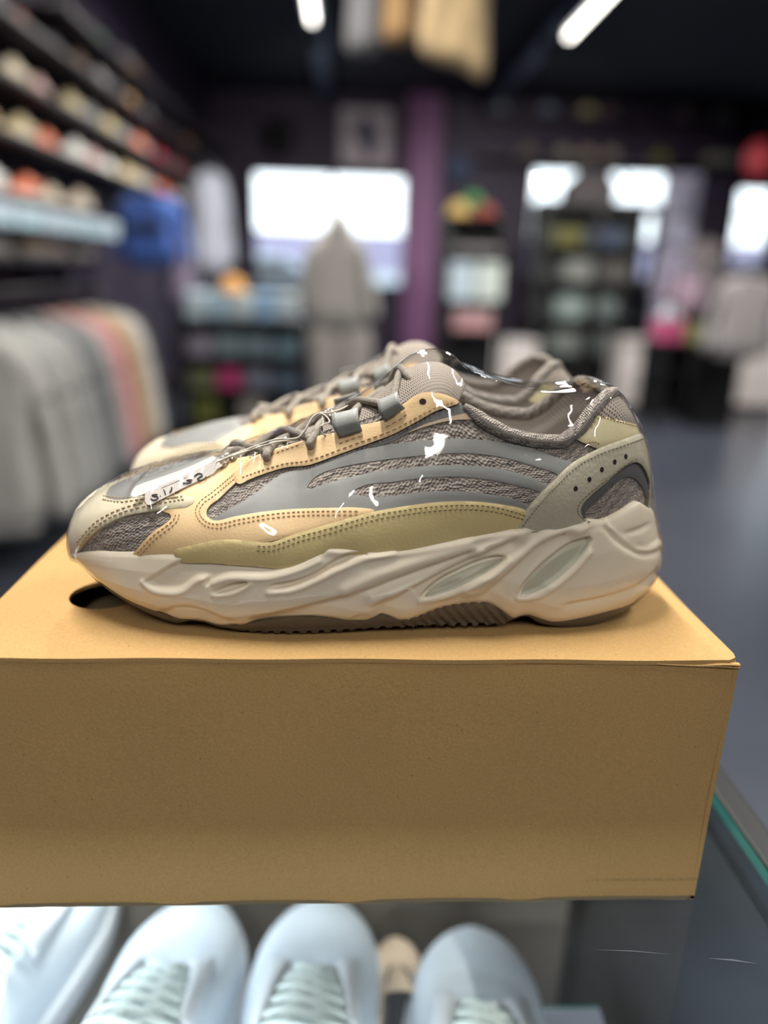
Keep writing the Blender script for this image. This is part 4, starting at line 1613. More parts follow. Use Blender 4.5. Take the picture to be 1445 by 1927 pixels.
def tongue_top(x, v):
    i = np.argmin(abs(cl[:, 0] - x))
    nrm = np.array([-tang[i][2], 0, tang[i][0]])
    return cl[i] + np.array([0, v * .02, 0]) + nrm * (thk[i] * .75 + .0018)


for i in range(5):
    for sg in (-1, 1):
        j = i + 1
        a0 = esp(i, sg, .0012)
        a1 = esp(i, sg, .0046)
        nrm = FORM.S(es[i], True)[0]
        up1 = a1 + np.array([.002, -sg * .006, 0.0032 if i < 3 else .0026])
        if j < 5:
            b1 = esp(j, -sg, .003)
            mid = tongue_top((a1[0] + b1[0]) / 2, 0) + np.array([0, 0, -.0008 if sg < 0 else .0018])
            q1 = .55 * up1 + .45 * mid + np.array([0, 0, .0008])
            q2 = .5 * b1 + .5 * mid + np.array([0, 0, .0018])
            pts = [a0 - np.array([.0002, 0, .0004]), a1, up1, q1, mid, q2, b1 + np.array([0, 0, .003])]
        else:
            mid = tongue_top(a1[0] + .010, .1 * sg) + np.array([0, 0, .0002 if sg < 0 else .0022])
            e1 = tongue_top(a1[0] + .012, -.55 * sg)
            pts = [a0, a1, up1, .5 * up1 + .5 * mid + np.array([0, 0, .0012]), mid, e1 + np.array([.002, 0, -.002]), e1 + np.array([.006, -sg * .003, -.006])]
        pts = catmull(np.array(pts), 7)
        rr = np.full(len(pts), .0020)
        rr[:4] = np.linspace(.0014, .0020, 4)
        rr[-3:] = np.linspace(.0019, .0012, 3)
        L_ = MB().tube(pts, rr, 10)
        part('lace', L_.V, L_.F, M_LACE)
# a straight bar of lace over the toe end
pts = catmull(np.array([esp(0, -1, .003) + np.array([.004, 0, .003]), tongue_top(esp(0, -1, 0)[0] + .006, -.5), tongue_top(esp(0, -1, 0)[0] + .006, .5), esp(0, 1, .003) + np.array([.004, 0, .003])]), 6)
L_ = MB().tube(pts, .0022, 10)
part('lace', L_.V, L_.F, M_LACE)

for quad in ([(630, 804), (677, 787), (684, 814), (641, 828)], [(713, 768), (750, 747), (765, 769), (727, 795)]):
    for flip in (0, 1):
        V2, F2 = [], []
        nu, nv = 7, 8
        q = [np.array(px_st(*p)) for p in quad]
        for i in range(nu):
            for j in range(nv):
                u, v = i / (nu - 1), j / (nv - 1)
                st_ = (q[0] * (1 - u) + q[1] * u) * (1 - v) + (q[3] * (1 - u) + q[2] * u) * v
                if flip: st_ = np.array([1 - st_[0], st_[1]])
                lift = .0030 + .0042 * math.sin(PI * min(1, (1 - v) * .62))
                p = FORM.S(st_[None])[0] + FORM.S(st_[None], True)[0] * lift
                # upper end curls over the lace towards the tongue
                if v < .3:
                    p = p + np.array([0, (1 if not flip else -1) * .004 * (1 - v / .3) ** 2, .0035 * (1 - v / .3)])
                V2.append(p)
        for i in range(nu - 1):
            for j in range(nv - 1):
                F2.append((i * nv + j, (i + 1) * nv + j, (i + 1) * nv + j + 1, i * nv + j + 1))
        lo_ = part('lace_loop', V2, F2, M_LOOP)
        sm = lo_.modifiers.new('thick', 'SOLIDIFY')
        sm.thickness = .0009
        sm.offset = 0
# ------------------------------------------------------------------ far sneaker
FAR = dup(SH, (0.0165, YC + .112, ZB), 'beige and grey sneaker standing behind the film wrapped one on the kraft box', scale=(1, -1, 1))

# ------------------------------------------------------------------ paper tags on a string
M_TAGP = mat('tag_paper', srgb(198, 191, 184), .8, vary=.02, vscale=60)
M_TAGW = mat('tag_paper_white', srgb(222, 217, 212), .8, vary=.02, vscale=60)
M_INK = mat('pen_ink', srgb(52, 48, 50), .7)
M_STR = mat('white_string', srgb(206, 198, 186), .9)


def surf(px, py, h):
    q = np.array([px_st(px, py)])
    return FORM.S(q)[0] + FORM.S(q, True)[0] * h


def plane_hit(px, py, p0, nrm):
    d = ray(px, py)
    return CAM + d * (((p0 - CAM) @ nrm) / (d @ nrm))


A_ = surf(280, 948, .0058)
B_ = surf(404, 888, .0052)
Cq = at_y(275, 929, A_[1] + .0016)
TN = np.cross(B_ - A_, Cq - A_)
TN /= np.linalg.norm(TN)
if TN[1] > 0: TN = -TN
TAGPTS = []


def paper_tag(name, outline, p0, label, m=M_TAGP):
    V = np.array([plane_hit(a, b, p0, TN) for a, b in outline])
    c = V.mean(0)
    t = empty(name, c, label, 'price tag', 'paper tags tied to the near sneaker')
    n = len(V)
    F = [tuple(range(n)), tuple(reversed(range(n, 2 * n)))] + [((k + 1) % n, k, n + k, n + (k + 1) % n) for k in range(n)]
    mesh_obj('tag_card', np.vstack([V + TN * .0002, V - TN * .0002]) - c, F, m, t, False)
    TAGPTS.extend(list(V))
    return t, c


o1 = resample(catmull([(277, 950), (274, 946), (273, 930), (276, 926), (330, 902), (385, 877), (399, 868), (404, 866), (406, 871), (414, 870), (419, 872), (418, 877), (408, 883), (404, 889), (390, 897), (340, 921), (286, 949), (281, 951)], 4, True), 4, True)
o2 = resample(catmull([(247, 934), (246, 931), (253, 918), (258, 914), (300, 899), (350, 881), (395, 861), (401, 858), (405, 861), (414, 859), (425, 861), (427, 866), (420, 872), (405, 876), (380, 886), (330, 908), (275, 928), (252, 936)], 4, True), 4, True)
tg1, c1 = paper_tag('price_tag', o1, A_, 'front white paper tag with handwritten size, lying on the toe of the near sneaker')
tg2, c2 = paper_tag('price_tag', o2, A_ - TN * .0009, 'blank white paper tag tucked behind the handwritten one', M_TAGW)


def q5(p):
    return (230 + p[0] / 5.0, 800 + p[1] / 5.0)


STROKES = [
    ([(788, 484), (765, 512), (728, 520), (708, 508), (728, 490), (752, 474), (742, 458), (712, 456), (678, 482)], .00031),
    ([(660, 512), (606, 520), (648, 530), (628, 543), (570, 545)], .00028),
    ([(466, 584), (461, 610), (446, 634)], .00029), ([(390, 606), (400, 628), (407, 652)], .00029), ([(360, 664), (356, 668)], .00029),
    ([(332, 652), (296, 654), (280, 662), (312, 668), (338, 680), (322, 698), (290, 704), (268, 690)], .00031),
]
wr = MB()
for pts, w in STROKES:
    P_ = np.array([plane_hit(*q5(p), A_ + TN * .0006, TN) for p in catmull(pts, 5)])
    wr.tube(P_, w, 5)
# faint small pencil line above the size
xs = np.linspace(602, 366, 60)
P_ = []
for i, x_ in enumerate(xs):
    yb = 492 + (602 - x_) * .43
    P_.append((x_, yb + (7 if i % 2 else -5) * (.5 + .5 * math.sin(i * 1.7))))
P_ = np.array([plane_hit(*q5(p), A_ + TN * .0003, TN) for p in P_])
wr.tube(P_, .00008, 4)
wr.V = [tuple(np.array(v) - c1) for v in wr.V]
hw_ = wr.build('handwriting', M_INK, tg1, True)

yT = c1[1]
sp_ = [(408, 874, yT - .001), (412, 868, yT), (424, 866, yT + .002), (450, 856, yT + .004), (480, 846, YC - .020), (520, 834, YC - .020), (552, 829, YC - .020), (570, 820, YC - .020), (580, 803, YC - .018), (592, 788, YC - .016),
       (604, 781, YC - .015), (614, 786, YC - .017), (620, 797, YC - .020), (612, 800, YC - .021), (602, 806, YC - .022), (607, 818, YC - .022), (614, 822, YC - .021)]
S1 = catmull([at_y(a, b, y) + np.array([0, -.002, .001]) for a, b, y in sp_], 6)
sp2 = [(410, 871, yT - .001), (430, 862, yT + .002), (470, 846, YC - .021), (520, 829, YC - .021), (560, 826, YC - .021), (574, 812, YC - .020), (588, 788, YC - .017), (600, 780, YC - .015), (620, 779, YC - .013), (640, 773, YC - .010), (654, 766, YC - .006)]
S2 = catmull([at_y(a, b, y) + np.array([0, -.002, .001]) for a, b, y in sp2], 6)
cs_ = S1.mean(0)
b_ = MB().tube(S1 - cs_, .00042, 6)
ts_ = mesh_obj('tag_string', b_.V, b_.F, M_STR)
ts_.location = tuple(cs_)
tag(ts_, 'looped white string tying the paper tags to the laces', 'string')
b_ = MB().tube(S2 - cs_, .00042, 6)
mesh_obj('string_tail', b_.V, b_.F, M_STR, ts_)
TAGPTS.extend(list(S1)[::4])

# ------------------------------------------------------------------ clear film round the near sneaker
M_FILM = bpy.data.materials.new('clear_film')
M_FILM.use_nodes = True
t = M_FILM.node_tree
t.nodes.clear()
N_ = t.nodes.new
out = N_('ShaderNodeOutputMaterial')
tr = N_('ShaderNodeBsdfTransparent')
tr.inputs['Color'].default_value = (.985, .985, .985, 1)
gl = N_('ShaderNodeBsdfGlossy')
gl.inputs['Roughness'].default_value = .03
fr_ = schlick(t, .042, 4.5)
mx = N_('ShaderNodeMixShader')
tc = N_('ShaderNodeTexCoord')
mp = N_('ShaderNodeMapping')
mp.inputs['Scale'].default_value = (1, 1, 1.6)
mp.inputs['Rotation'].default_value = (0, .5, 0)
n1 = N_('ShaderNodeTexNoise')
n1.inputs['Scale'].default_value = 22
n1.inputs['Detail'].default_value = 2
n1.inputs['Distortion'].default_value = 1.2
n2 = N_('ShaderNodeTexNoise')
n2.noise_type = 'RIDGED_MULTIFRACTAL'
n2.inputs['Scale'].default_value = 60
n2.inputs['Detail'].default_value = 3
n2.inputs['Distortion'].default_value = .8
nm = N_('ShaderNodeTexNoise')
nm.inputs['Scale'].default_value = 17
mr = N_('ShaderNodeMapRange')
mr.inputs['From Min'].default_value = .50
mr.inputs['From Max'].default_value = .66
m3 = N_('ShaderNodeMath')
m3.operation = 'MULTIPLY'
m4 = N_('ShaderNodeMath')
m4.operation = 'MULTIPLY_ADD'
m4.inputs[1].default_value = .22
bp = N_('ShaderNodeBump')
bp.inputs['Strength'].default_value = .42
bp.inputs['Distance'].default_value = .004
for a, b in ((tc.outputs['Object'], mp.inputs[0]), (mp.outputs[0], n1.inputs['Vector']), (mp.outputs[0], n2.inputs['Vector']), (tc.outputs['Object'], nm.inputs['Vector']),
             (nm.outputs['Fac'], mr.inputs['Value']), (n2.outputs['Fac'], m3.inputs[0]), (mr.outputs[0], m3.inputs[1]), (m3.outputs[0], m4.inputs[0]), (n1.outputs['Fac'], m4.inputs[2]),
             (m4.outputs[0], bp.inputs['Height']), (bp.outputs[0], gl.inputs['Normal']), (fr_, mx.inputs[0]), (tr.outputs[0], mx.inputs[1]),
             (gl.outputs[0], mx.inputs[2]), (mx.outputs[0], out.inputs['Surface'])):
    t.links.new(a, b)


def hull2(P):
    P = P[np.lexsort((P[:, 1], P[:, 0]))]
    def half(it):
        h = []
        for p in it:
            while len(h) > 1 and (h[-1][0] - h[-2][0]) * (p[1] - h[-2][1]) - (h[-1][1] - h[-2][1]) * (p[0] - h[-2][0]) <= 0:
                h.pop()
            h.append(p)
        return h
    a, b = half(P), half(P[::-1])
    return np.array(a[:-1] + b[:-1])


deps = [np.asarray(FORM.G[:, ::3] + FORM.N[:, ::3] * .0030).reshape(-1, 3), MV[::3], ov[::5], np.array(MBc.V)[::3], np.array(TV) + np.array([0, 0, .006]), np.array(TAGPTS) + np.array([0, -.0006, .0008])]
ALLP = np.vstack(deps)
ta, hb = cl[-3] + np.array([0, 0, .010]), FORM.S(np.array([[.045, .985]]))[0] + np.array([0, 0, .004])
for u in np.linspace(0, 1, 60):
    zz = ta[2] * (1 - u) + hb[2] * u - .006 * math.sin(PI * u)
    xx_ = ta[0] * (1 - u) + hb[0] * u
    ww = .022 + .004 * math.sin(PI * u)
    ALLP = np.vstack([ALLP, [[xx_, YC - ww * .6, zz - .0015], [xx_, YC + ww, zz]]])
xs = np.linspace(ALLP[:, 0].min() - .0002, ALLP[:, 0].max() + .0002, 240)
NR_ = 132
rings = []
for xv in xs:
    w_ = .0011
    m = abs(ALLP[:, 0] - xv) < w_
    while m.sum() < 30:
        w_ *= 1.4
        m = abs(ALLP[:, 0] - xv) < w_
    H = hull2(ALLP[m][:, 1:])
    # start at the lowest point nearest the middle, evenly spaced round
    c = np.array([YC, H[:, 1].mean()])
    Hc = np.vstack([H, H[:1]])
    dense = np.vstack([np.linspace(Hc[i], Hc[i + 1], 40, endpoint=False) for i in range(len(H))])
    ang = np.unwrap(np.arctan2(dense[:, 0] - c[0], -(dense[:, 1] - c[1])))
    k = np.argmin(np.abs(((ang + PI) % (2 * PI)) - PI))
    dense = np.roll(dense, -k, 0)
    rr = resample(dense, 1e-9 + np.linalg.norm(np.diff(np.vstack([dense, dense[:1]]), axis=0), axis=1).sum() / NR_, True)[:NR_]
    rings.append(np.c_[np.full(NR_, xv), rr])
R_ = np.array(rings)
for _ in range(3):
    R_[1:-1, :, 1:] = .25 * R_[:-2, :, 1:] + .5 * R_[1:-1, :, 1:] + .25 * R_[2:, :, 1:]
    R_[:, :, 1:] = .25 * np.roll(R_[:, :, 1:], 1, 1) + .5 * R_[:, :, 1:] + .25 * np.roll(R_[:, :, 1:], -1, 1)
cen = R_.mean(1, keepdims=True)
dv_ = R_ - cen
dv_[:, :, 0] = 0
R_ = R_ + dv_ / (np.linalg.norm(dv_, axis=2)[..., None] + 1e-9) * .0008
R_[0, :, 0] -= .0006
R_[-1, :, 0] += .0004
R_[0, :, 1:] = cen[0, :, 1:] + (R_[0, :, 1:] - cen[0, :, 1:]) * .8
R_[-1, :, 1:] = cen[-1, :, 1:] + (R_[-1, :, 1:] - cen[-1, :, 1:]) * .8
R_[:, :, 2] = np.maximum(R_[:, :, 2], ZB + .0005)
FV = R_.reshape(-1, 3)
FF_ = [(i * NR_ + (j + 1) % NR_, (i + 1) * NR_ + (j + 1) % NR_, (i + 1) * NR_ + j, i * NR_ + j) for i in range(len(xs) - 1) for j in range(NR_)]
FF_.append(tuple(reversed(range(NR_))))
FF_.append(tuple([(len(xs) - 1) * NR_ + j for j in range(NR_)]))
film = mesh_obj('shrink_film', FV, FF_, M_FILM, loc=(0.015, YC, ZB))
tag(film, 'clear shrink film stretched tight round the near sneaker, bridging its collar', 'plastic film')
# ------------------------------------------------------------------ soft shapes
def pillow(outline, thick, step=.03, closed_smooth=True, rnd=.06, wave=0.0):
    """cloth-like body from a flat outline in x, z: swells to half the thickness away from the edge"""
    o = resample(catmull(outline, 5, True), step * .7, True) if closed_smooth else resample(np.array(outline, float), step * .7, True)
    V2, F, bd = triangulate(o, (), step)
    t_ = np.clip(bd / rnd, 0, 1)
    h = thick * .5 * np.sqrt(np.clip(1 - (1 - t_) ** 2, 0, 1))
    if wave:
        h = h + wave * np.sin(V2[:, 0] * 38 + 2 * np.sin(V2[:, 1] * 6)) * t_
    n = len(V2)
    A = np.c_[V2[:, 0], -h - .004, V2[:, 1]]
    B = np.c_[V2[:, 0], h + .004, V2[:, 1]]
    bl = boundary_loops(F)
    FF = list(F) + [tuple(n + k for k in reversed(f)) for f in F] + [(b, a, n + a, n + b) for a, b in bl]
    return np.vstack([A, B]), FF


def cloth_mat(name, col):
    return mat(name, col, .9, vary=.08, vscale=14, bump=('noise', 60, .3, .006), sheen=.2)


def hung_top(name, loc, w, h, col, label, cat, group=None, rz=0, sleeve=True, hood=False, band=None, thick=.16):
    """sweatshirt on a hanger: body, two sleeves, hem band, collar or hood, hanger"""
    c = cloth_mat(name + '_cloth', col)
    dk = cloth_mat(name + '_rib', tuple(np.array(col[:3]) * .75) + (1,))
    t_ = empty(name, loc, label, cat, group, rz)
    body = [(-.5 * w, -.08 * h), (-.2 * w, 0), (.2 * w, 0), (.5 * w, -.08 * h), (.47 * w, -.45 * h), (.46 * w, -.94 * h), (0, -.96 * h), (-.46 * w, -.94 * h), (-.47 * w, -.45 * h)]
    V, F = pillow(body, thick, .035, wave=.006)
    mesh_obj('body', V, F, c, t_)
    V, F = pillow([(-.45 * w, -.93 * h), (.45 * w, -.93 * h), (.43 * w, -1.0 * h), (-.43 * w, -1.0 * h)], thick * .85, .03)
    mesh_obj('hem_band', V, F, dk, t_)
    if sleeve:
        for s_ in (-1, 1):
            V, F = pillow([(s_ * .42 * w, -.05 * h), (s_ * .54 * w, -.12 * h), (s_ * .68 * w, -.55 * h), (s_ * .70 * w, -.92 * h), (s_ * .56 * w, -.93 * h), (s_ * .53 * w, -.55 * h), (s_ * .43 * w, -.25 * h)][::s_], thick * .8, .035)
            V[:, 1] += .02
            mesh_obj('sleeve', V, F, c, t_)
    if hood:
        V, F = pillow([(-.24 * w, -.06 * h), (-.20 * w, .12 * h), (0, .22 * h), (.20 * w, .12 * h), (.24 * w, -.06 * h), (0, -.14 * h)], .16, .03)
        mesh_obj('hood', V, F, c, t_)
    else:
        mesh_obj('collar', *(lambda q: (q.V, q.F))(MB().tube(catmull([(-.16 * w, -.06, -.01 * h), (0, -.085, -.06 * h), (.16 * w, -.06, -.01 * h)], 5), .015, 8)), dk, t_)
        hk_ = MB().tube(catmull([(-.3 * w, 0, .0), (0, 0, .05), (.3 * w, 0, 0)], 5), .006, 6).tube(catmull([(0, 0, .05), (0, 0, .10), (.025, 0, .125), (.04, 0, .10)], 5), .003, 6)
        hk_.build('hanger', M_BLACK, t_, True)
    if band:
        V, F = pillow(band[0], .03, .03, rnd=.02)
        V[:, 1] -= .085
        mesh_obj('chest_print', V, F, cloth_mat('print', band[1]), t_)
    return t_


# generic low sneaker, toe towards -x, standing on z = 0
def gen_form(ns, nt, L=.30):
    lat = [(L * a, b) for a, b in [(1, 0), (.985, .018), (.93, .033), (.80, .038), (.60, .042), (.40, .050), (.25, .050), (.12, .040), (.04, .024), (.01, .010), (0, 0)]]
    med = [(L * a, b) for a, b in [(1, 0), (.985, .018), (.93, .031), (.80, .034), (.60, .036), (.40, .046), (.25, .050), (.12, .042), (.04, .027), (.01, .012), (0, 0)]]
    X = lambda d: np.array(d) * L
    zt_ = (X([0, .1, .3, .6, 1]), np.array([.026, .026, .026, .03, .036]))
    zb_ = (X([0, .05, .15, 1]), np.array([.012, .006, .001, .001]))
    tk = [(0, L * .955, 0, .090), (.03, L * .94, .022, .092), (.08, L * .85, .030, .070), (.13, L * .74, .031, .064), (.18, L * .62, .028, .082), (.22, L * .56, .025, .094), (.27, L * .48, .022, .086), (.32, L * .40, .020, .075), (.38, L * .33, .017, .064), (.44, L * .30, .010, .058), (.5, L * .29, 0, .056)]
    ck = [(0, .45, .001, .008, .3), (.2, .42, .003, .010, .38), (.36, .45, .004, .022, .25), (.43, .55, .005, .035, .16), (.5, .70, .004, .040, .10)]
    return Form(lat, med, 0.0, 0.0, zt_, zb_, tk, ck, ns, nt, .004, .005), L


def gen_shoe(ns, nt, detail=False):
    f, L = gen_form(ns, nt)
    V, F, uv = f.upper_mesh()
    meshes = []
    # close the mouth with an inner sock that drops to the footbed
    n0 = len(V)
    top = f.G[:, -1]
    inn = top * np.array([1, .72, 1]) + np.array([0, 0, -.002])
    low = top * np.array([1, .7, 0]) + np.array([0, 0, .034])
    low[:, 2] = np.minimum(low[:, 2], inn[:, 2] - .01)
    IV = np.vstack([top, inn, low])
    IF = []
    for i in range(ns):
        i2 = (i + 1) % ns
        IF += [(i, ns + i, ns + i2, i2), (ns + i, 2 * ns + i, 2 * ns + i2, ns + i2)]
    IF += [(2 * ns + i, 2 * ns + (ns - i) % ns, 2 * ns + (ns - i - 1) % ns, 2 * ns + i + 1) for i in range(1, ns // 2 - 1)]
    s_ = np.arange(ns) / ns
    MV_, MF_ = f.midsole_mesh(s_, [(0, -.002), (.2, 0), (.8, 0), (1, -.001)], [(-.003, .0005), (-.008, -.003)], None, 6)
    k = len(MV_)
    nr_ = len(MV_) // ns
    MF_ = MF_ + [(i * nr_, ((ns - i) % ns) * nr_, ((ns - i - 1) % ns) * nr_, (i + 1) * nr_) for i in range(1, ns // 2 - 1)]
    out = [('upper', V, [tuple(reversed(q)) for q in F], uv), ('lining', IV, IF, None), ('sole', MV_, [tuple(reversed(q)) for q in MF_], None)]
    cx = np.linspace(L * .29, L * .60, 14)
    cz = np.interp(cx, [L * .29, L * .4, L * .5, L * .6], [.056, .076, .090, .104]) + .002
    wd_ = np.interp(cx, [L * .29, L * .4, L * .6], [.008, .018, .026])
    TVv = [(cx[i], v * wd_[i], cz[i] - .006 * v * v) for i in range(14) for v in np.linspace(-1, 1, 7)]
    TFf = [(i * 7 + j, (i + 1) * 7 + j, (i + 1) * 7 + j + 1, i * 7 + j + 1) for i in range(13) for j in range(6)]
    out.append(('tongue', np.array(TVv), TFf, None))
    if detail:
        for k in range(6):
            x_ = L * (.33 + .045 * k)
            z_ = np.interp(x_, cx, cz)
            w2 = np.interp(x_, cx, wd_) + .007
            for sg in (-1, 1):
                pts = catmull([(x_ - .002, -sg * w2, z_ - .010), (x_ + .001, -sg * w2 * .6, z_ + .003), (x_ + .006, 0, z_ + .0065 + .001 * sg), (x_ + .011, sg * w2 * .6, z_ + .005), (x_ + .013, sg * w2, z_ - .006)], 4)
                b_ = MB().tube(pts, .0032, 7, flat=.6)
                out.append(('lace', np.array(b_.V), b_.F, None))
        for sg in (-1, 1):     # eyestay facings and a bow loop
            fv, ff = [], []
            ss = np.linspace(.24, .40, 16)
            for i, a in enumerate(ss):
                for j, tt_ in enumerate((.80, .86, .93, .99)):
                    st_ = np.array([[a if sg < 0 else 1 - a, tt_]])
                    fv.append(f.S(st_)[0] + f.S(st_, True)[0] * (.0022 if 0 < j < 3 else .0008))
            for i in range(15):
                for j in range(3):
                    q = (i * 4 + j, i * 4 + j + 1, (i + 1) * 4 + j + 1, (i + 1) * 4 + j)
                    ff.append(q if sg > 0 else tuple(reversed(q)))
            out.append(('eyestay', np.array(fv), ff, None))
    return out


LOW = gen_shoe(40, 7)
LOWM = {}
for nm_, V, F, uv in LOW:
    o_ = mesh_obj(nm_, V, F, None)
    LOWM[nm_] = o_.data
    bpy.data.objects.remove(o_)
_cm = {}


def shop_shoe(loc, rz, col, sole, label, group=None, scale=1.0):
    t_ = empty('sneaker', loc, label, 'sneaker', group, rz)
    t_.scale = (scale,) * 3
    for nm_, cc in (('upper', col), ('lining', (60, 56, 56)), ('sole', sole), ('tongue', col)):
        key = (nm_, cc)
        if key not in _cm:
            me = LOWM[nm_].copy()
            me.materials.clear()
            me.materials.append(mat('shoe_' + nm_, srgb(*cc), .6, vary=.05, vscale=30))
            _cm[key] = me
        o_ = bpy.data.objects.new(nm_, _cm[key])
        C.objects.link(o_)
        o_.parent = t_
    return t_


# ------------------------------------------------------------------ left wall: shelves of sneakers
M_SHELF = mat('dark_shelf', srgb(40, 36, 44), .5)
M_SHELFP = mat('pale_shelf', srgb(150, 165, 180), .4)
CN = {'pink': (214, 120, 138), 'crimson': (170, 50, 72), 'cream': (212, 198, 172), 'white': (222, 220, 216), 'salmon': (210, 132, 108), 'tan': (190, 156, 112), 'grey': (140, 140, 142), 'coral': (224, 120, 84), 'black': (48, 48, 52), 'green': (52, 130, 78),
      'sand': (188, 172, 132), 'red': (176, 40, 40), 'brown': (120, 88, 62), 'pale pink': (226, 188, 184), 'charcoal': (78, 78, 82), 'orange brown': (180, 112, 62), 'ice blue': (178, 200, 214), 'beige': (188, 172, 152), 'olive': (116, 112, 72), 'rust': (150, 72, 50)}
ORD = ['first', 'second', 'third', 'fourth', 'fifth', 'sixth', 'seventh', 'eighth', 'ninth', 'tenth', 'eleventh', 'twelfth', 'thirteenth', 'fourteenth', 'fifteenth', 'sixteenth', 'seventeenth', 'eighteenth', 'nineteenth', 'twentieth']
SHX = -1.50
def rowz(py):
    return float(at_x(0, py, SHX)[2])


ROWS = [
    ('top', 2.43, 4.4, 9.4, ['charcoal', 'black', 'green', 'charcoal', 'brown', 'black', 'charcoal', 'grey', 'black', 'charcoal', 'black', 'charcoal', 'brown', 'black', 'charcoal']),
    ('second', rowz(45), 3.2, 9.4, ['grey', 'beige', 'salmon', 'charcoal', 'brown', 'grey', 'charcoal', 'tan', 'charcoal', 'grey', 'black', 'charcoal', 'brown', 'charcoal', 'black', 'rust', 'charcoal', 'black']),
    ('third', rowz(155), 3.0, 9.4, ['pale pink', 'pink', 'cream', 'pale pink', 'sand', 'grey', 'sand', 'grey', 'salmon', 'grey', 'crimson', 'charcoal', 'red', 'charcoal', 'grey', 'rust', 'charcoal', 'brown', 'grey']),
    ('fourth', rowz(258), 3.0, 9.4, ['salmon', 'tan', 'sand', 'coral', 'white', 'pale pink', 'white', 'sand', 'beige', 'grey', 'coral', 'red', 'white', 'cream', 'crimson', 'grey', 'charcoal', 'grey', 'beige']),
    ('fifth', rowz(368), 3.0, 4.75, ['orange brown', 'white', 'coral', 'cream', 'beige']),
    ('sixth', rowz(480), 3.0, 4.75, ['beige', 'white', 'tan', 'pale pink', 'grey']),
]
for rn, z, y0, y1, cols in ROWS:
    t_ = empty('wall_shelf', (SHX - .02, (y0 + y1) / 2, z), 'long dark display shelf, %s from the top on the left wall' % rn.replace('top', 'first'), 'shelf', 'shelves on the left wall')
    MB().box((-.15, -(y1 - y0) / 2 - .1, -.022), (.15, (y1 - y0) / 2 + .1, 0)).build('board', M_SHELF, t_)
    for q in np.linspace(-(y1 - y0) / 2, (y1 - y0) / 2, 4):
        MB().box((-.15, q - .01, -.14), (-.12, q + .01, -.02)).box((-.15, q - .01, -.04), (.06, q + .01, -.02)).build('bracket', M_BLACK, t_)
    n = len(cols)
    for k, cn in enumerate(cols):
        y_ = y0 + (y1 - y0) * (k + .3) / n
        shop_shoe((SHX + random.uniform(-.01, .02), y_ - .15, z + .0005), PI / 2 + random.uniform(-.12, .12), CN[cn], (210, 206, 198) if cn not in ('black', 'charcoal') or k % 2 else (120, 118, 116),
                  '%s sneaker on the %s left wall shelf, %s from the camera' % (cn, rn, ORD[k]), 'sneakers on the left wall shelves', 1.12)
# pale folded boxes standing on the low shelf
for k in range(7):
    t_ = empty('shoe_box', (SHX, 3.0 + .295 * k, 1.386), 'pale blue shoe box on the lower left wall shelf, %s from the camera' % ORD[k], 'box', 'pale boxes on the left wall')
    MB().box((-.12, -.13, 0), (.12, .13, .075), 0, .003).build('body', mat('pale_box', srgb(186 - 6 * (k % 3), 206, 218), .6), t_)
    MB().box((-.124, -.134, .05), (.124, .134, .093), 0, .003).build('lid', mat('pale_lid', srgb(196, 214 - 5 * (k % 2), 222), .6), t_)
t_ = empty('wall_shelf', (SHX - .02, 4.0, 1.386), 'long dark display shelf holding the pale blue boxes', 'shelf', 'shelves on the left wall')
MB().box((-.15, -1.2, -.022), (.15, .85, 0)).build('board', M_SHELF, t_)

# rail of sweatshirts under the shelves
t_ = empty('clothes_rail', (-1.42, 3.7, 0), 'dark clothes rail with hanging sweatshirts under the left shelves', 'clothes rail')
MB().tube([(0, -1.0, 1.13), (0, .9, 1.13)], .013, 10).build('rail', M_BLACK, t_, True)
for q in (-.98, .88):
    MB().tube([(0, q, .02), (0, q, 1.13)], .014, 10).box((-.25, q - .02, 0), (.25, q + .02, .03)).build('post', M_BLACK, t_, True)
GAR = [('light grey', (176, 174, 168), 2.86), ('pale grey', (168, 168, 164), 3.06), ('stone grey', (158, 158, 156), 3.24), ('dark grey', (92, 94, 96), 3.42), ('mid grey', (140, 142, 142), 3.60), ('dusty pink', (196, 150, 150), 3.78), ('red brown', (170, 104, 96), 3.95), ('tan', (186, 164, 128), 4.12), ('off white', (190, 188, 184), 4.30), ('charcoal', (74, 74, 78), 4.48)]
for k, (cn, c_, y_) in enumerate(GAR):
    hung_top('sweatshirt', (-1.42 + .01 * (k % 3), y_, 1.01), .50, .78, srgb(*c_), cn + ' sweatshirt hanging on the rail under the left shelves', 'sweatshirt', 'sweatshirts on the left rail', rz=random.uniform(-.05, .05), thick=.10)

# blue sweatshirt, pale jackets on the left wall further back
p = at_y(277, 352, 5.25)
hung_top('hoodie', (p[0], 5.25, p[2] - .05), .36, .42, srgb(66, 100, 176), 'bright blue sweatshirt with dark chest print hanging on the left wall', 'sweatshirt', rz=0, band=([(-.12, -.19), (0, -.15), (.12, -.19), (0, -.25)], srgb(30, 36, 70)))
p = at_y(394, 322, 7.2)
hung_top('jacket', (p[0], 7.2, p[2]), .27, .84, srgb(188, 192, 206), 'pale grey blue jacket hanging beside the purple wall', 'jacket', rz=.3)
p = at_y(334, 455, 6.1)
hung_top('jacket', (p[0], 6.1, p[2]), .2, .5, srgb(120, 110, 130), 'mauve grey jacket hanging below the blue sweatshirt', 'jacket', rz=.2)
p = at_y(245, 668, 4.9)
V, F = pillow([(-.11, -.1), (-.12, .05), (0, .12), (.12, .05), (.11, -.1)], .2, .03)
o_ = mesh_obj('cushion', V, F, cloth_mat('dark_grey_cloth', srgb(100, 98, 94)), loc=None)
o_.location = (p[0], 4.9, p[2])
tag(o_, 'dark grey round cushion on the stand by the left wall', 'cushion')
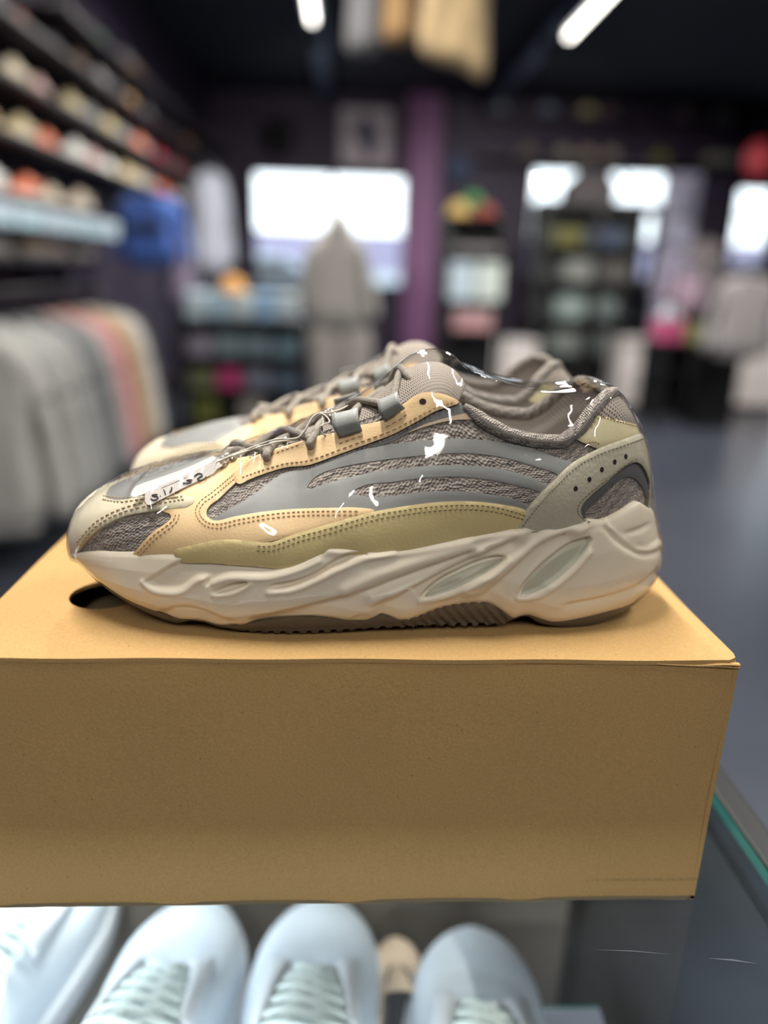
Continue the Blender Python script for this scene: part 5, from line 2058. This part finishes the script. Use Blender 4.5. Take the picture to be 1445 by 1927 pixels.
t_ = empty('display_stand', (p[0], 4.9, 0), 'black stand by the left wall carrying a grey cushion', 'stand')
MB().box((-.22, -.2, p[2] - .150), (.22, .2, p[2] - .118)).build('top', M_BLACK, t_)
for a in (-.2, .17):
    for b in (-.18, .15):
        MB().box((a, b, 0), (a + .03, b + .03, p[2] - .13)).build('leg', M_BLACK, t_)


# ------------------------------------------------------------------ tiered table with folded shirts
def folded(loc, w, d, h, col, label, group, mul=1):
    t_ = MB()
    t_.box((-w / 2, -d / 2, 0), (w / 2, d / 2, h), 0, min(h * .42, .012))
    o_ = t_.build('folded_shirt', cloth_mat('folded_cloth', srgb(*col)), None, True)
    o_.location = loc
    tag(o_, label, 'shirt', group)
    return o_


def tier_stand(px0, px1, rows_px, y, depth, name, label):
    a, b = at_y(px0, 600, y)[0], at_y(px1, 600, y)[0]
    t_ = empty(name, ((a + b) / 2, y + depth / 2, 0), label, 'display table')
    zs_ = [at_y((px0 + px1) / 2, r, y)[2] for r in rows_px]
    w = b - a
    for z in zs_:
        MB().box((-w / 2, -depth / 2, z - .025), (w / 2, depth / 2, z)).build('shelf', M_BLACK, t_)
    for sx in (-w / 2, w / 2 - .04):
        for sy in (-depth / 2, depth / 2 - .04):
            MB().box((sx, sy, 0), (sx + .04, sy + .04, zs_[0])).build('post', M_BLACK, t_)
    MB().box((-w / 2, depth / 2 - .02, .05), (w / 2, depth / 2, zs_[0])).build('back_board', M_BLACK, t_)
    return a, b, zs_


a, b, zs_ = tier_stand(325, 578, [602, 672, 735, 800], 5.6, .42, 'display_table', 'black tiered display table of folded shirts left of the mannequin')
SHIRTS = [
    (0, [(196, 214, 222), (176, 204, 222), (204, 216, 220), (150, 186, 218), (198, 212, 218)], ['pale grey blue', 'light blue', 'white', 'sky blue', 'pale white'], 4),
    (1, [(158, 150, 168), (140, 158, 164), (132, 150, 160), (118, 146, 160)], ['lilac grey', 'grey green', 'dull grey', 'steel blue'], 3),
    (2, [(120, 126, 88), (206, 66, 128), (136, 142, 158), (98, 116, 138)], ['olive', 'hot pink', 'blue grey', 'slate blue'], 3),
    (3, [(110, 116, 46), (176, 168, 162)], ['moss green', 'light grey'], 4),
]
TN_ = ['top', 'second', 'third', 'lowest']
for k, cols, names, n in SHIRTS:
    for i, (c_, nm_) in enumerate(zip(cols, names)):
        x_ = a + (b - a) * (.07 + .86 * (i + .5) / len(cols)) if k < 3 else a + (b - a) * (.2 + .36 * i)
        for q in range(n):
            c2 = tuple(int(v * (1 - .06 * ((q + i) % 3))) for v in c_)
            folded((x_, 5.80, zs_[k] + .001 + q * .046), (b - a) / max(len(cols), 4) * .76, .32, .044, c2,
                   '%s folded shirt, %s of its pile, %s tier of the tiered table' % (nm_, ['undermost', 'second', 'third', 'fourth'][q], TN_[k]), 'folded shirts on the tiered table')


def cap_hat(loc, col, label, group=None, r=.095, rz=0):
    t_ = empty('baseball_cap', loc, label, 'cap', group, rz)
    m = cloth_mat('cap_cloth', srgb(*col))
    V, F = [], []
    for i in range(7):
        ph = i / 6 * PI / 2
        for j in range(18):
            th = 2 * PI * j / 18
            V.append((r * math.cos(ph) * math.cos(th), r * 1.08 * math.cos(ph) * math.sin(th), r * 1.15 * math.sin(ph)))
    for i in range(6):
        for j in range(18):
            F.append((i * 18 + j, i * 18 + (j + 1) % 18, (i + 1) * 18 + (j + 1) % 18, (i + 1) * 18 + j))
    mesh_obj('crown', V, F, m, t_)
    o = [(-.9 * r, -.3 * r), (-.75 * r, -1.2 * r), (0, -1.75 * r), (.75 * r, -1.2 * r), (.9 * r, -.3 * r), (0, -.8 * r)]
    V, F = pillow(o, .006, .03, rnd=.01)
    V = np.c_[V[:, 0], V[:, 2], V[:, 1] + .006 - .15 * np.abs(V[:, 0]) ** 1.2 * .3]
    mesh_obj('brim', V, [tuple(reversed(f)) for f in F], m, t_)
    MB().tube([(0, 0, r * 1.14), (0, 0, r * 1.14 + .008)], .008, 8).build('button', m, t_)
    return t_


p = at_y(436, 532, 5.8)
cap_hat((p[0], 5.82, zs_[0] + .186), (204, 150, 84), 'orange tan cap lying on the shirts of the tiered table', r=.10)

# ------------------------------------------------------------------ mannequin in a grey sweat suit
MXY = at_y(634, 560, 5.2)
mt = empty('dressed_mannequin', (MXY[0], 5.2, 0), 'headless mannequin in a light grey hooded sweat suit before the wide window', 'mannequin')
gs = cloth_mat('light_grey_fleece', srgb(176, 172, 166))
gd = cloth_mat('grey_rib', srgb(128, 124, 120))


def mz(row):
    return at_y(634, row, 5.2)[2]


def mxp(px, row=560):
    return at_y(px, row, 5.2)[0] - MXY[0]


tz = mz(395)
V, F = pillow([(mxp(590), mz(455)), (mxp(612), mz(425)), (mxp(628), mz(402)), (mxp(640), mz(398)), (mxp(652), mz(410)), (mxp(668), mz(440)), (mxp(680), mz(475)), (mxp(688), mz(560)), (mxp(690), mz(612)), (mxp(632), mz(618)), (mxp(584), mz(608)), (mxp(578), mz(560)), (mxp(580), mz(490))], .30, .03, rnd=.14, wave=.004)
mesh_obj('hoodie_body', V, F, gs, mt)
V, F = pillow([(mxp(612), mz(440)), (mxp(624), mz(404)), (mxp(636), mz(390)), (mxp(648), mz(406)), (mxp(660), mz(444)), (mxp(636), mz(460))], .22, .02, rnd=.09)
V[:, 1] -= .05
mesh_obj('hood', V, F, gs, mt)
for s_, o in ((-1, [(588, 455), (600, 470), (590, 530), (588, 585), (572, 588), (568, 530), (574, 478)]), (1, [(668, 448), (684, 462), (700, 520), (712, 592), (694, 600), (682, 540), (672, 490)])):
    V, F = pillow([(mxp(a_), mz(b_)) for a_, b_ in o][::-1], .15, .025, rnd=.06)
    V[:, 1] -= .06
    mesh_obj('sleeve', V, F, gs, mt)
V, F = pillow([(mxp(586), mz(600)), (mxp(688), mz(604)), (mxp(686), mz(626)), (mxp(588), mz(622))], .27, .025, rnd=.10)
mesh_obj('hem_band', V, F, gd, mt)
for o in ([(584, 610), (640, 612), (640, 720), (634, 790), (600, 790), (586, 720)], [(636, 612), (692, 612), (700, 720), (690, 790), (654, 790), (640, 720)]):
    V, F = pillow([(mxp(a_), mz(b_)) for a_, b_ in o][::-1], .22, .03, rnd=.10)
    mesh_obj('trouser_leg', V, F, cloth_mat('pale_fleece', srgb(172, 166, 160)), mt)
MB().tube([(0, 0, .02), (0, 0, mz(700))], .02, 10).tube([(0, 0, 0), (0, 0, .02)], .19, 24).build('stand', M_BLACK, mt, True)

# poster and disc over the window, hung coats
p0, p1_ = at_y(640, 312, 9.97), at_y(738, 207, 9.97)
t_ = empty('poster', ((p0[0] + p1_[0]) / 2, 9.965, (p0[2] + p1_[2]) / 2), 'pale grey poster with a dark figure above the wide window', 'poster')
w_, h_ = p1_[0] - p0[0], p1_[2] - p0[2]
MB().box((-w_ / 2, -.012, -h_ / 2), (w_ / 2, .012, h_ / 2)).build('board', mat('poster_paper', srgb(226, 214, 220), .7, vary=.12, vscale=4), t_)
V, F = pillow([(-.04, .22), (.06, .2), (.14, -.05), (.05, -.25), (-.02, -.1), (-.14, .05)], .012, .03, rnd=.02)
V[:, 1] -= .016
mesh_obj('printed_figure', V, F, mat('poster_print', srgb(96, 96, 122), .7), t_)
p = at_y(524, 260, 9.9)
t_ = empty('wall_clock', tuple(p), 'round grey disc on the dark wall above the left pane', 'disc')
MB().tube([(0, .0, 0), (0, .05, 0)], .17, 28).build('face', mat('grey_disc', srgb(170, 166, 172), .6), t_, True)
MB().tube([(0, -.006, 0), (0, .045, 0)], .19, 28).build('rim', M_BLACK, t_, True)
t_ = empty('ceiling_rail', (.55, 3.9, 2.88), 'dark rail high up carrying the tan coats', 'clothes rail')
MB().tube([(-.8, 0, 0), (.8, 0, 0)], .012, 8).build('bar', M_BLACK, t_, True)
for q in (-.78, .78):
    MB().tube([(q, 0, 0), (q, 0, .32)], .008, 8).build('drop_rod', M_BLACK, t_)
for (px0, px1, rb, slant), col, label in (((655, 712, 102, 0), (104, 104, 106), 'dark grey coat hanging high, left of the brown one'), ((722, 776, 82, 0), (150, 118, 78), 'brown coat hanging high between the grey and tan coats'), ((792, 916, 152, 38), (196, 170, 128), 'large tan coat with slanting hem hanging high from the rail')):
    a0, b0 = at_y(px0, 60, 3.9)[0], at_y(px1, 60, 3.9)[0]
    zb_, zs2 = at_y(px1, rb, 3.9)[2], at_y(px0, rb - slant * 1.4, 3.9)[2]
    m_ = (a0 + b0) / 2
    t_ = empty('coat', (m_, 3.9, 2.83), label, 'coat', 'coats hung high')
    hw2 = (b0 - a0) / 2
    V, F = pillow([(-hw2, -.10), (-hw2 * .4, 0), (hw2 * .4, 0), (hw2, -.10), (hw2, (zb_ - 2.83) * .6), (hw2 * .98, zb_ - 2.83), (hw2 * .3, (zb_ + zs2) / 2 - 2.83 - .01), (-hw2 * .98, zs2 - 2.83), (-hw2, (zs2 - 2.83) * .6)], .12, .03, rnd=.05, wave=.006)
    mesh_obj('coat_body', V, F, cloth_mat('coat_cloth', srgb(*col)), t_)
    MB().tube(catmull([(-hw2 * .7, 0, -.01), (0, 0, .03), (hw2 * .7, 0, -.01)], 4), .007, 6).tube([(0, 0, .02), (0, 0, .05)], .004, 6).build('hanger', M_BLACK, t_)

# ------------------------------------------------------------------ hat and shirt stand by the purple pillar
a, b, zs_ = tier_stand(832, 950, [408, 474, 566, 622], 7.2, .40, 'display_stand', 'dark stand of caps and folded shirts right of the purple pillar')
def axp(px, y, row=450): return at_y(px, row, y)[0]
for px, r_, col, nm_ in ((862, .115, (178, 150, 86), 'mustard yellow'), (892, .10, (50, 120, 66), 'green'), (912, .105, (122, 54, 42), 'brick red')):
    cap_hat((axp(px, 7.3, 390), 7.26 + (.14 if nm_ == 'green' else 0), zs_[0] + (.001 if nm_ != 'green' else .11)), col, nm_ + ' cap on the top of the stand by the purple pillar', 'caps on the stand', r_)
for i, (c_, nm_) in enumerate([((186, 204, 214), 'pale blue'), ((200, 210, 204), 'mint white')]):
    for q in range(6):
        folded((a + (b - a) * (.27 + .46 * i), 7.39, zs_[2] + .001 + q * .056), (b - a) * .42, .30, .054, tuple(int(v * (1 - .05 * (q % 3))) for v in c_), '%s folded shirt, %s from below in its cap stand pile' % (nm_, ORD[q]), 'folded shirts on the cap stand')
for q in range(4):
    folded(((a + b) / 2, 7.4, zs_[3] + .001 + q * .046), (b - a) * .62, .34, .044, (186 - 8 * q, 138, 140), 'dusty pink folded shirt, %s in its pile on the cap stand' % ['undermost', 'second up', 'third up', 'topmost'][q], 'folded shirts on the cap stand')
folded(((a + b) / 2, 7.4, zs_[1] + .001), (b - a) * .7, .34, .05, (120, 116, 118), 'grey folded shirt alone on the second tier of the cap stand', 'folded shirts on the cap stand')
p = at_y(863, 318, 9.9)
o_ = MB().tube([(0, -.03, 0), (0, .03, 0)], .16, 24).tube([(0, -.05, 0), (0, -.03, 0)], .05, 16).build('wall_speaker', mat('blue_grey_plastic', srgb(92, 102, 130), .5), None, True)
o_.location = tuple(p)
tag(o_, 'blue grey round speaker on the wall above the caps', 'speaker')

# ------------------------------------------------------------------ glass cabinet before the street door
ca, cb = at_y(1012, 520, 8.0)[0], at_y(1232, 520, 8.0)[0]
ct, cbm = at_y(1120, 392, 8.0)[2], .16
cw, cd_ = cb - ca, .5
cab = empty('glass_cabinet', ((ca + cb) / 2, 8.25, 0), 'tall dark framed glass cabinet of folded clothes before the street windows', 'cabinet')
for sx in (-cw / 2, cw / 2 - .06):
    for sy in (-cd_ / 2, cd_ / 2 - .06):
        MB().box((sx, sy, 0), (sx + .06, sy + .06, ct)).build('post', M_BLACK, cab)
MB().box((-cw / 2, -cd_ / 2, 0), (cw / 2, cd_ / 2, cbm)).build('plinth', M_BLACK, cab)
MB().box((-cw / 2, -cd_ / 2, ct), (cw / 2, cd_ / 2, ct + .07)).build('top', M_BLACK, cab)
MB().box((-cw / 2, cd_ / 2 - .02, cbm), (cw / 2, cd_ / 2, ct)).build('back_board', mat('cabinet_back', srgb(92, 96, 94), .6), cab)
MB().box((-.03, -cd_ / 2 - .002, cbm), (.03, -cd_ / 2 + .03, ct)).build('door_stile', M_BLACK, cab)
mesh_obj('pane', [(-cw / 2 + .05, -cd_ / 2, cbm), (cw / 2 - .05, -cd_ / 2, cbm), (cw / 2 - .05, -cd_ / 2, ct), (-cw / 2 + .05, -cd_ / 2, ct)], [(0, 1, 2, 3)], M_PANE, cab, False)
czs = [at_y(1120, r, 8.0)[2] for r in (462, 530, 600, 668)]
for z in czs:
    MB().box((-cw / 2 + .05, -cd_ / 2 + .03, z - .02), (cw / 2 - .05, cd_ / 2 - .03, z)).build('shelf', M_BLACK, cab)
bx_ = empty('carton', (axp(1105, 8.3, 370), 8.3, ct + .0705), 'grey carton with sloping lid standing on the glass cabinet', 'carton')
MB().box((-.24, -.18, 0), (.24, .18, .14)).build('body', mat('grey_card', srgb(76, 70, 72), .8), bx_)
mesh_obj('sloping_lid', [(-.25, -.19, .14), (.25, -.19, .14), (.25, .19, .14), (-.25, .19, .14), (-.10, -.1, .30), (.14, -.1, .30), (.14, .1, .30), (-.10, .1, .30)],
         [(0, 1, 5, 4), (1, 2, 6, 5), (2, 3, 7, 6), (3, 0, 4, 7), (4, 5, 6, 7)], mat('grey_card_lid', srgb(70, 64, 68), .8), bx_, False)
CONT = [(0, [(.25, (116, 112, 62), 'mustard'), (.58, (84, 96, 124), 'denim blue')], 3), (1, [(.36, (150, 150, 146), 'light grey'), (.70, (110, 104, 100), 'taupe')], 4), (2, [(.32, (168, 184, 180), 'pale green'), (.62, (130, 140, 138), 'sage grey')], 4), (3, [(.30, (140, 146, 140), 'stone'), (.62, (110, 116, 112), 'grey green')], 4)]
for k, row, n in CONT:
    for f_, c_, nm_ in row:
        for q in range(n):
            folded((ca + cw * f_, 8.2, czs[k] + .001 + q * .052), cw * .24, .3, .05, tuple(int(v * (1 - .07 * (q % 2))) for v in c_), '%s folded jumper, %s of its pile, %s cabinet shelf' % (nm_, ['undermost', 'second up', 'third up', 'fourth up'][q], TN_[k]), 'folded jumpers in the glass cabinet')

# white plinths on the floor near the street
for (px0, px1, rt, y), label in (((930, 1012, 642, 7.6), 'low white display plinth left of the glass cabinet'), ((1176, 1268, 640, 7.2), 'low white display plinth right of the glass cabinet'), ((1330, 1500, 622, 7.4), 'wide low white display plinth at the far right')):
    a0, b0, zt2 = at_y(px0, rt, y)[0], at_y(px1, rt, y)[0], at_y((px0 + px1) / 2, rt, y)[2]
    t_ = empty('display_plinth', ((a0 + b0) / 2, y + .2, 0), label, 'plinth', 'white plinths near the street')
    w2 = (b0 - a0) / 2
    MB().box((-w2, -.2, .06), (w2, .2, zt2 - .03), 0, .004).build('body', mat('white_laminate', srgb(226, 218, 214), .4), t_)
    MB().box((-w2 - .02, -.22, zt2 - .03), (w2 + .02, .22, zt2), 0, .004).build('top', mat('white_top', srgb(232, 226, 222), .35), t_)
    MB().box((-w2 + .03, -.17, 0), (w2 - .03, .17, .06)).build('foot', M_BLACK, t_)

# ------------------------------------------------------------------ high shelves and racks on the right
for rowi, (z_row, items) in enumerate(((302, [(992, (92, 82, 78), 'brown'), (1060, (112, 108, 96), 'stone'), (1105, (118, 108, 98), 'taupe'), (1150, (112, 104, 98), 'grey brown'), (1242, (92, 88, 40), 'olive'), (1340, (110, 108, 102), 'ash grey'), (1372, (100, 100, 98), 'dull grey')]),
                                      (222, [(935, (92, 100, 110), 'slate'), (1030, (84, 90, 108), 'blue grey'), (1105, (128, 120, 92), 'khaki'), (1145, (70, 54, 60), 'plum'), (1290, (70, 60, 64), 'dark plum'), (1362, (74, 74, 78), 'charcoal')]),
                                      (152, [(1296, (120, 110, 104), 'warm grey'), (1334, (150, 30, 46), 'crimson'), (1405, (200, 196, 190), 'white')]))):
    z_ = at_y(1180, z_row, 9.7)[2]
    x0 = axp(905 if rowi < 2 else 1240, 9.7, z_row)
    x1 = axp(1470, 9.7, z_row)
    t_ = empty('wall_shelf', ((x0 + x1) / 2, 9.8, z_), ['lowest', 'middle', 'highest'][rowi] + ' of the three dark shelves over the street windows', 'shelf', 'shelves over the street windows')
    MB().box((-(x1 - x0) / 2, -.18, -.03), ((x1 - x0) / 2, .195, 0)).build('board', M_SHELF, t_)
    for q in (-.4, 0, .4):
        MB().box((q * (x1 - x0) - .015, .1, -.16), (q * (x1 - x0) + .015, .195, -.03)).build('bracket', M_BLACK, t_)
    for px, c_, nm_ in items:
        cap_hat((axp(px, 9.72, z_row), 9.74, z_ + .0005), tuple(min(255, int(v * 1.5)) for v in c_), nm_ + ' cap on the %s shelf over the street windows' % ['lowest', 'middle', 'highest'][rowi], 'caps over the street windows', .12)
p = at_y(1432, 300, 7.5)
o_ = MB().tube([(0, -.02, 0), (0, .02, 0)], .16, 28).tube([(0, -.03, 0), (0, -.02, 0)], .12, 28).build('round_sign', mat('red_sign', srgb(172, 58, 66), .5), None, True)
o_.location = tuple(p)
tag(o_, 'round red sign hanging at the right edge', 'sign')
hung = [(1282, 478, 7.0, .30, .42, (128, 122, 140), 'lilac grey jumper on the rack right of the pale pillar'), (1330, 452, 7.3, .30, .5, (104, 98, 98), 'dark taupe jumper on the rack near the right window'), (1296, 520, 6.7, .28, .3, (140, 120, 134), 'mauve jumper hanging lowest on the right rack'), (1412, 520, 6.0, .42, .62, (128, 124, 124), 'mid grey sweatshirt hanging below the right window')]
for px, row, y, w, h, c_, lab in hung:
    p = at_y(px, row, y)
    hung_top('jumper', tuple(p), w, h, srgb(*c_), lab, 'jumper', 'jumpers on the right rack')
t_ = empty('clothes_rack', (at_y(1345, 500, 6.6)[0], 6.65, 0), 'black rack of jumpers at the right side of the shop', 'clothes rail')
for (x0, y0, z0), (x1, y1, z1) in (((-.55, -.6, 1.0), (.55, -.6, 1.0)), ((-.6, .6, 1.42), (.6, .6, 1.42))):
    MB().tube([(x0, y0, z1 + .3 if 0 else z0 + .38), (x1, y1, z1 + .38)], .012, 8).build('bar', M_BLACK, t_)
for q in (-.55, .55):
    MB().tube([(q, -.6, 0), (q, -.6, 1.38)], .014, 8).build('upright', M_BLACK, t_)
    MB().tube([(q, .6, 0), (q, .6, 1.8)], .014, 8).build('upright', M_BLACK, t_)
a, b, zs_ = tier_stand(1246, 1345, [645, 700], 6.4, .34, 'display_stand', 'low black stand of bright shirts under the right rack')
for i, (c_, nm_, n) in enumerate([((206, 80, 132), 'hot pink', 4), ((134, 140, 78), 'olive green', 3)]):
    for q in range(n):
        folded((a + (b - a) * (.27 + .46 * i), 6.57, zs_[0] + .001 + q * .046), (b - a) * .42, .28, .044, tuple(int(v * (1 - .05 * q)) for v in c_), '%s folded shirt, %s in its pile under the right rack' % (nm_, ['undermost', 'second up', 'third up', 'fourth up'][q]), 'bright shirts under the right rack')
cap_hat((a + (b - a) * .27, 6.57, zs_[0] + .188), (178, 184, 196), 'pale grey cap on the hot pink shirts', r=.09)
cap_hat((b + .16, 6.57, .0 + zs_[0] - .02), (170, 178, 192), 'pale blue cap on the box beside the bright shirts', r=.10)
o_ = MB().box((-.15, -.14, 0), (.15, .14, zs_[0] - .021), 0, .004).build('storage_box', M_BLACK)
o_.location = (b + .16, 6.57, 0)
tag(o_, 'black storage box beside the bright shirts', 'box')

# ------------------------------------------------------------------ white sneakers on the glass shelf in the counter
HI = gen_shoe(96, 14, True)
M_WH = mat('white_knit', srgb(214, 222, 230), .7, vary=.03, vscale=50, bump=('noise', 500, .3, .0006))
M_WL = mat('white_cord', srgb(222, 232, 228), .7)
M_WS = mat('white_rubber', srgb(224, 226, 230), .45)
WT = empty('white_sneaker', (0, 0, 0), 'x', 'sneaker', 'white sneakers in the counter')
for nm_, V, F, uv in HI:
    ob = mesh_obj(nm_, V, F, {'upper': M_WH, 'lining': M_WL, 'sole': M_WS, 'tongue': M_WH, 'lace': M_WL, 'eyestay': M_WS}[nm_], WT, True, uv)
    if nm_ in ('tongue', 'eyestay'):
        ob.modifiers.new('thick', 'SOLIDIFY').thickness = .004


def place_white(toe_px, heading, label, first=False, z=SHZ + .001, sc=1.0, h=.03):
    p = at_z(toe_px[0], toe_px[1], z + h)
    rz = heading
    o_ = WT if first else dup(WT)
    o_.location = (p[0], p[1], z)
    o_.rotation_euler = (0, 0, rz)
    o_.scale = (sc,) * 3
    o_['label'] = label
    return o_


# toe points away from the viewer: local -x turned to +y
place_white((160, 1590), -PI / 2 - .06, 'leftmost white sneaker under the glass, its toe hidden by the kraft box', True, sc=1.12)
place_white((382, 1690), -PI / 2 - .06, 'white sneaker under the glass, second from the left edge', sc=1.08)
place_white((608, 1692), -PI / 2 - .04, 'white sneaker under the glass, left of the beige shoe', sc=1.1)
place_white((884, 1745), -PI / 2 - .10, 'white sneaker under the glass, right of the beige shoe, toe fully visible', sc=1.1)
q = at_z(744, 1752, SHZ + .02)
shop_shoe((q[0], q[1], SHZ + .001), -PI / 2 - .03, (222, 196, 170), (150, 118, 126), 'small beige shoe on the glass shelf between two white sneakers', None, .46)
qx = at_y(1062, 1800, .575)[0]
o_ = MB().box((-.62, 0, 0), (0, .018, .62), 0, .003).build('backing_board', mat('taupe_board', srgb(150, 140, 128), .8, vary=.06, vscale=8))
o_.location = (qx, .578, .1355)
tag(o_, 'taupe backing board standing at the back of the case', 'board')

# small clear riser on the glass shelf beside the white sneakers
p0, p1_ = at_z(1012, 1899, .735), at_z(1128, 1899, .735)
o_ = empty('acrylic_riser', ((p0[0] + p1_[0]) / 2, p0[1] - .07, SHZ), 'small clear acrylic riser on the glass shelf, right of the white sneakers', 'riser')
w2 = (p1_[0] - p0[0]) / 2
MB().box((-w2, -.07, .041), (w2, .07, .045)).build('top', mat('frosted_acrylic', srgb(150, 150, 162), .25, coat=.5), o_)
MB().box((-w2, -.07, 0), (-w2 + .004, .07, .041)).build('side', M_PANE, o_)
MB().box((w2 - .004, -.07, 0), (w2, .07, .041)).build('side', M_PANE, o_)
MB().box((-w2, .0701, .040), (w2, .0716, .0455)).build('edge', M_GEDGE, o_)
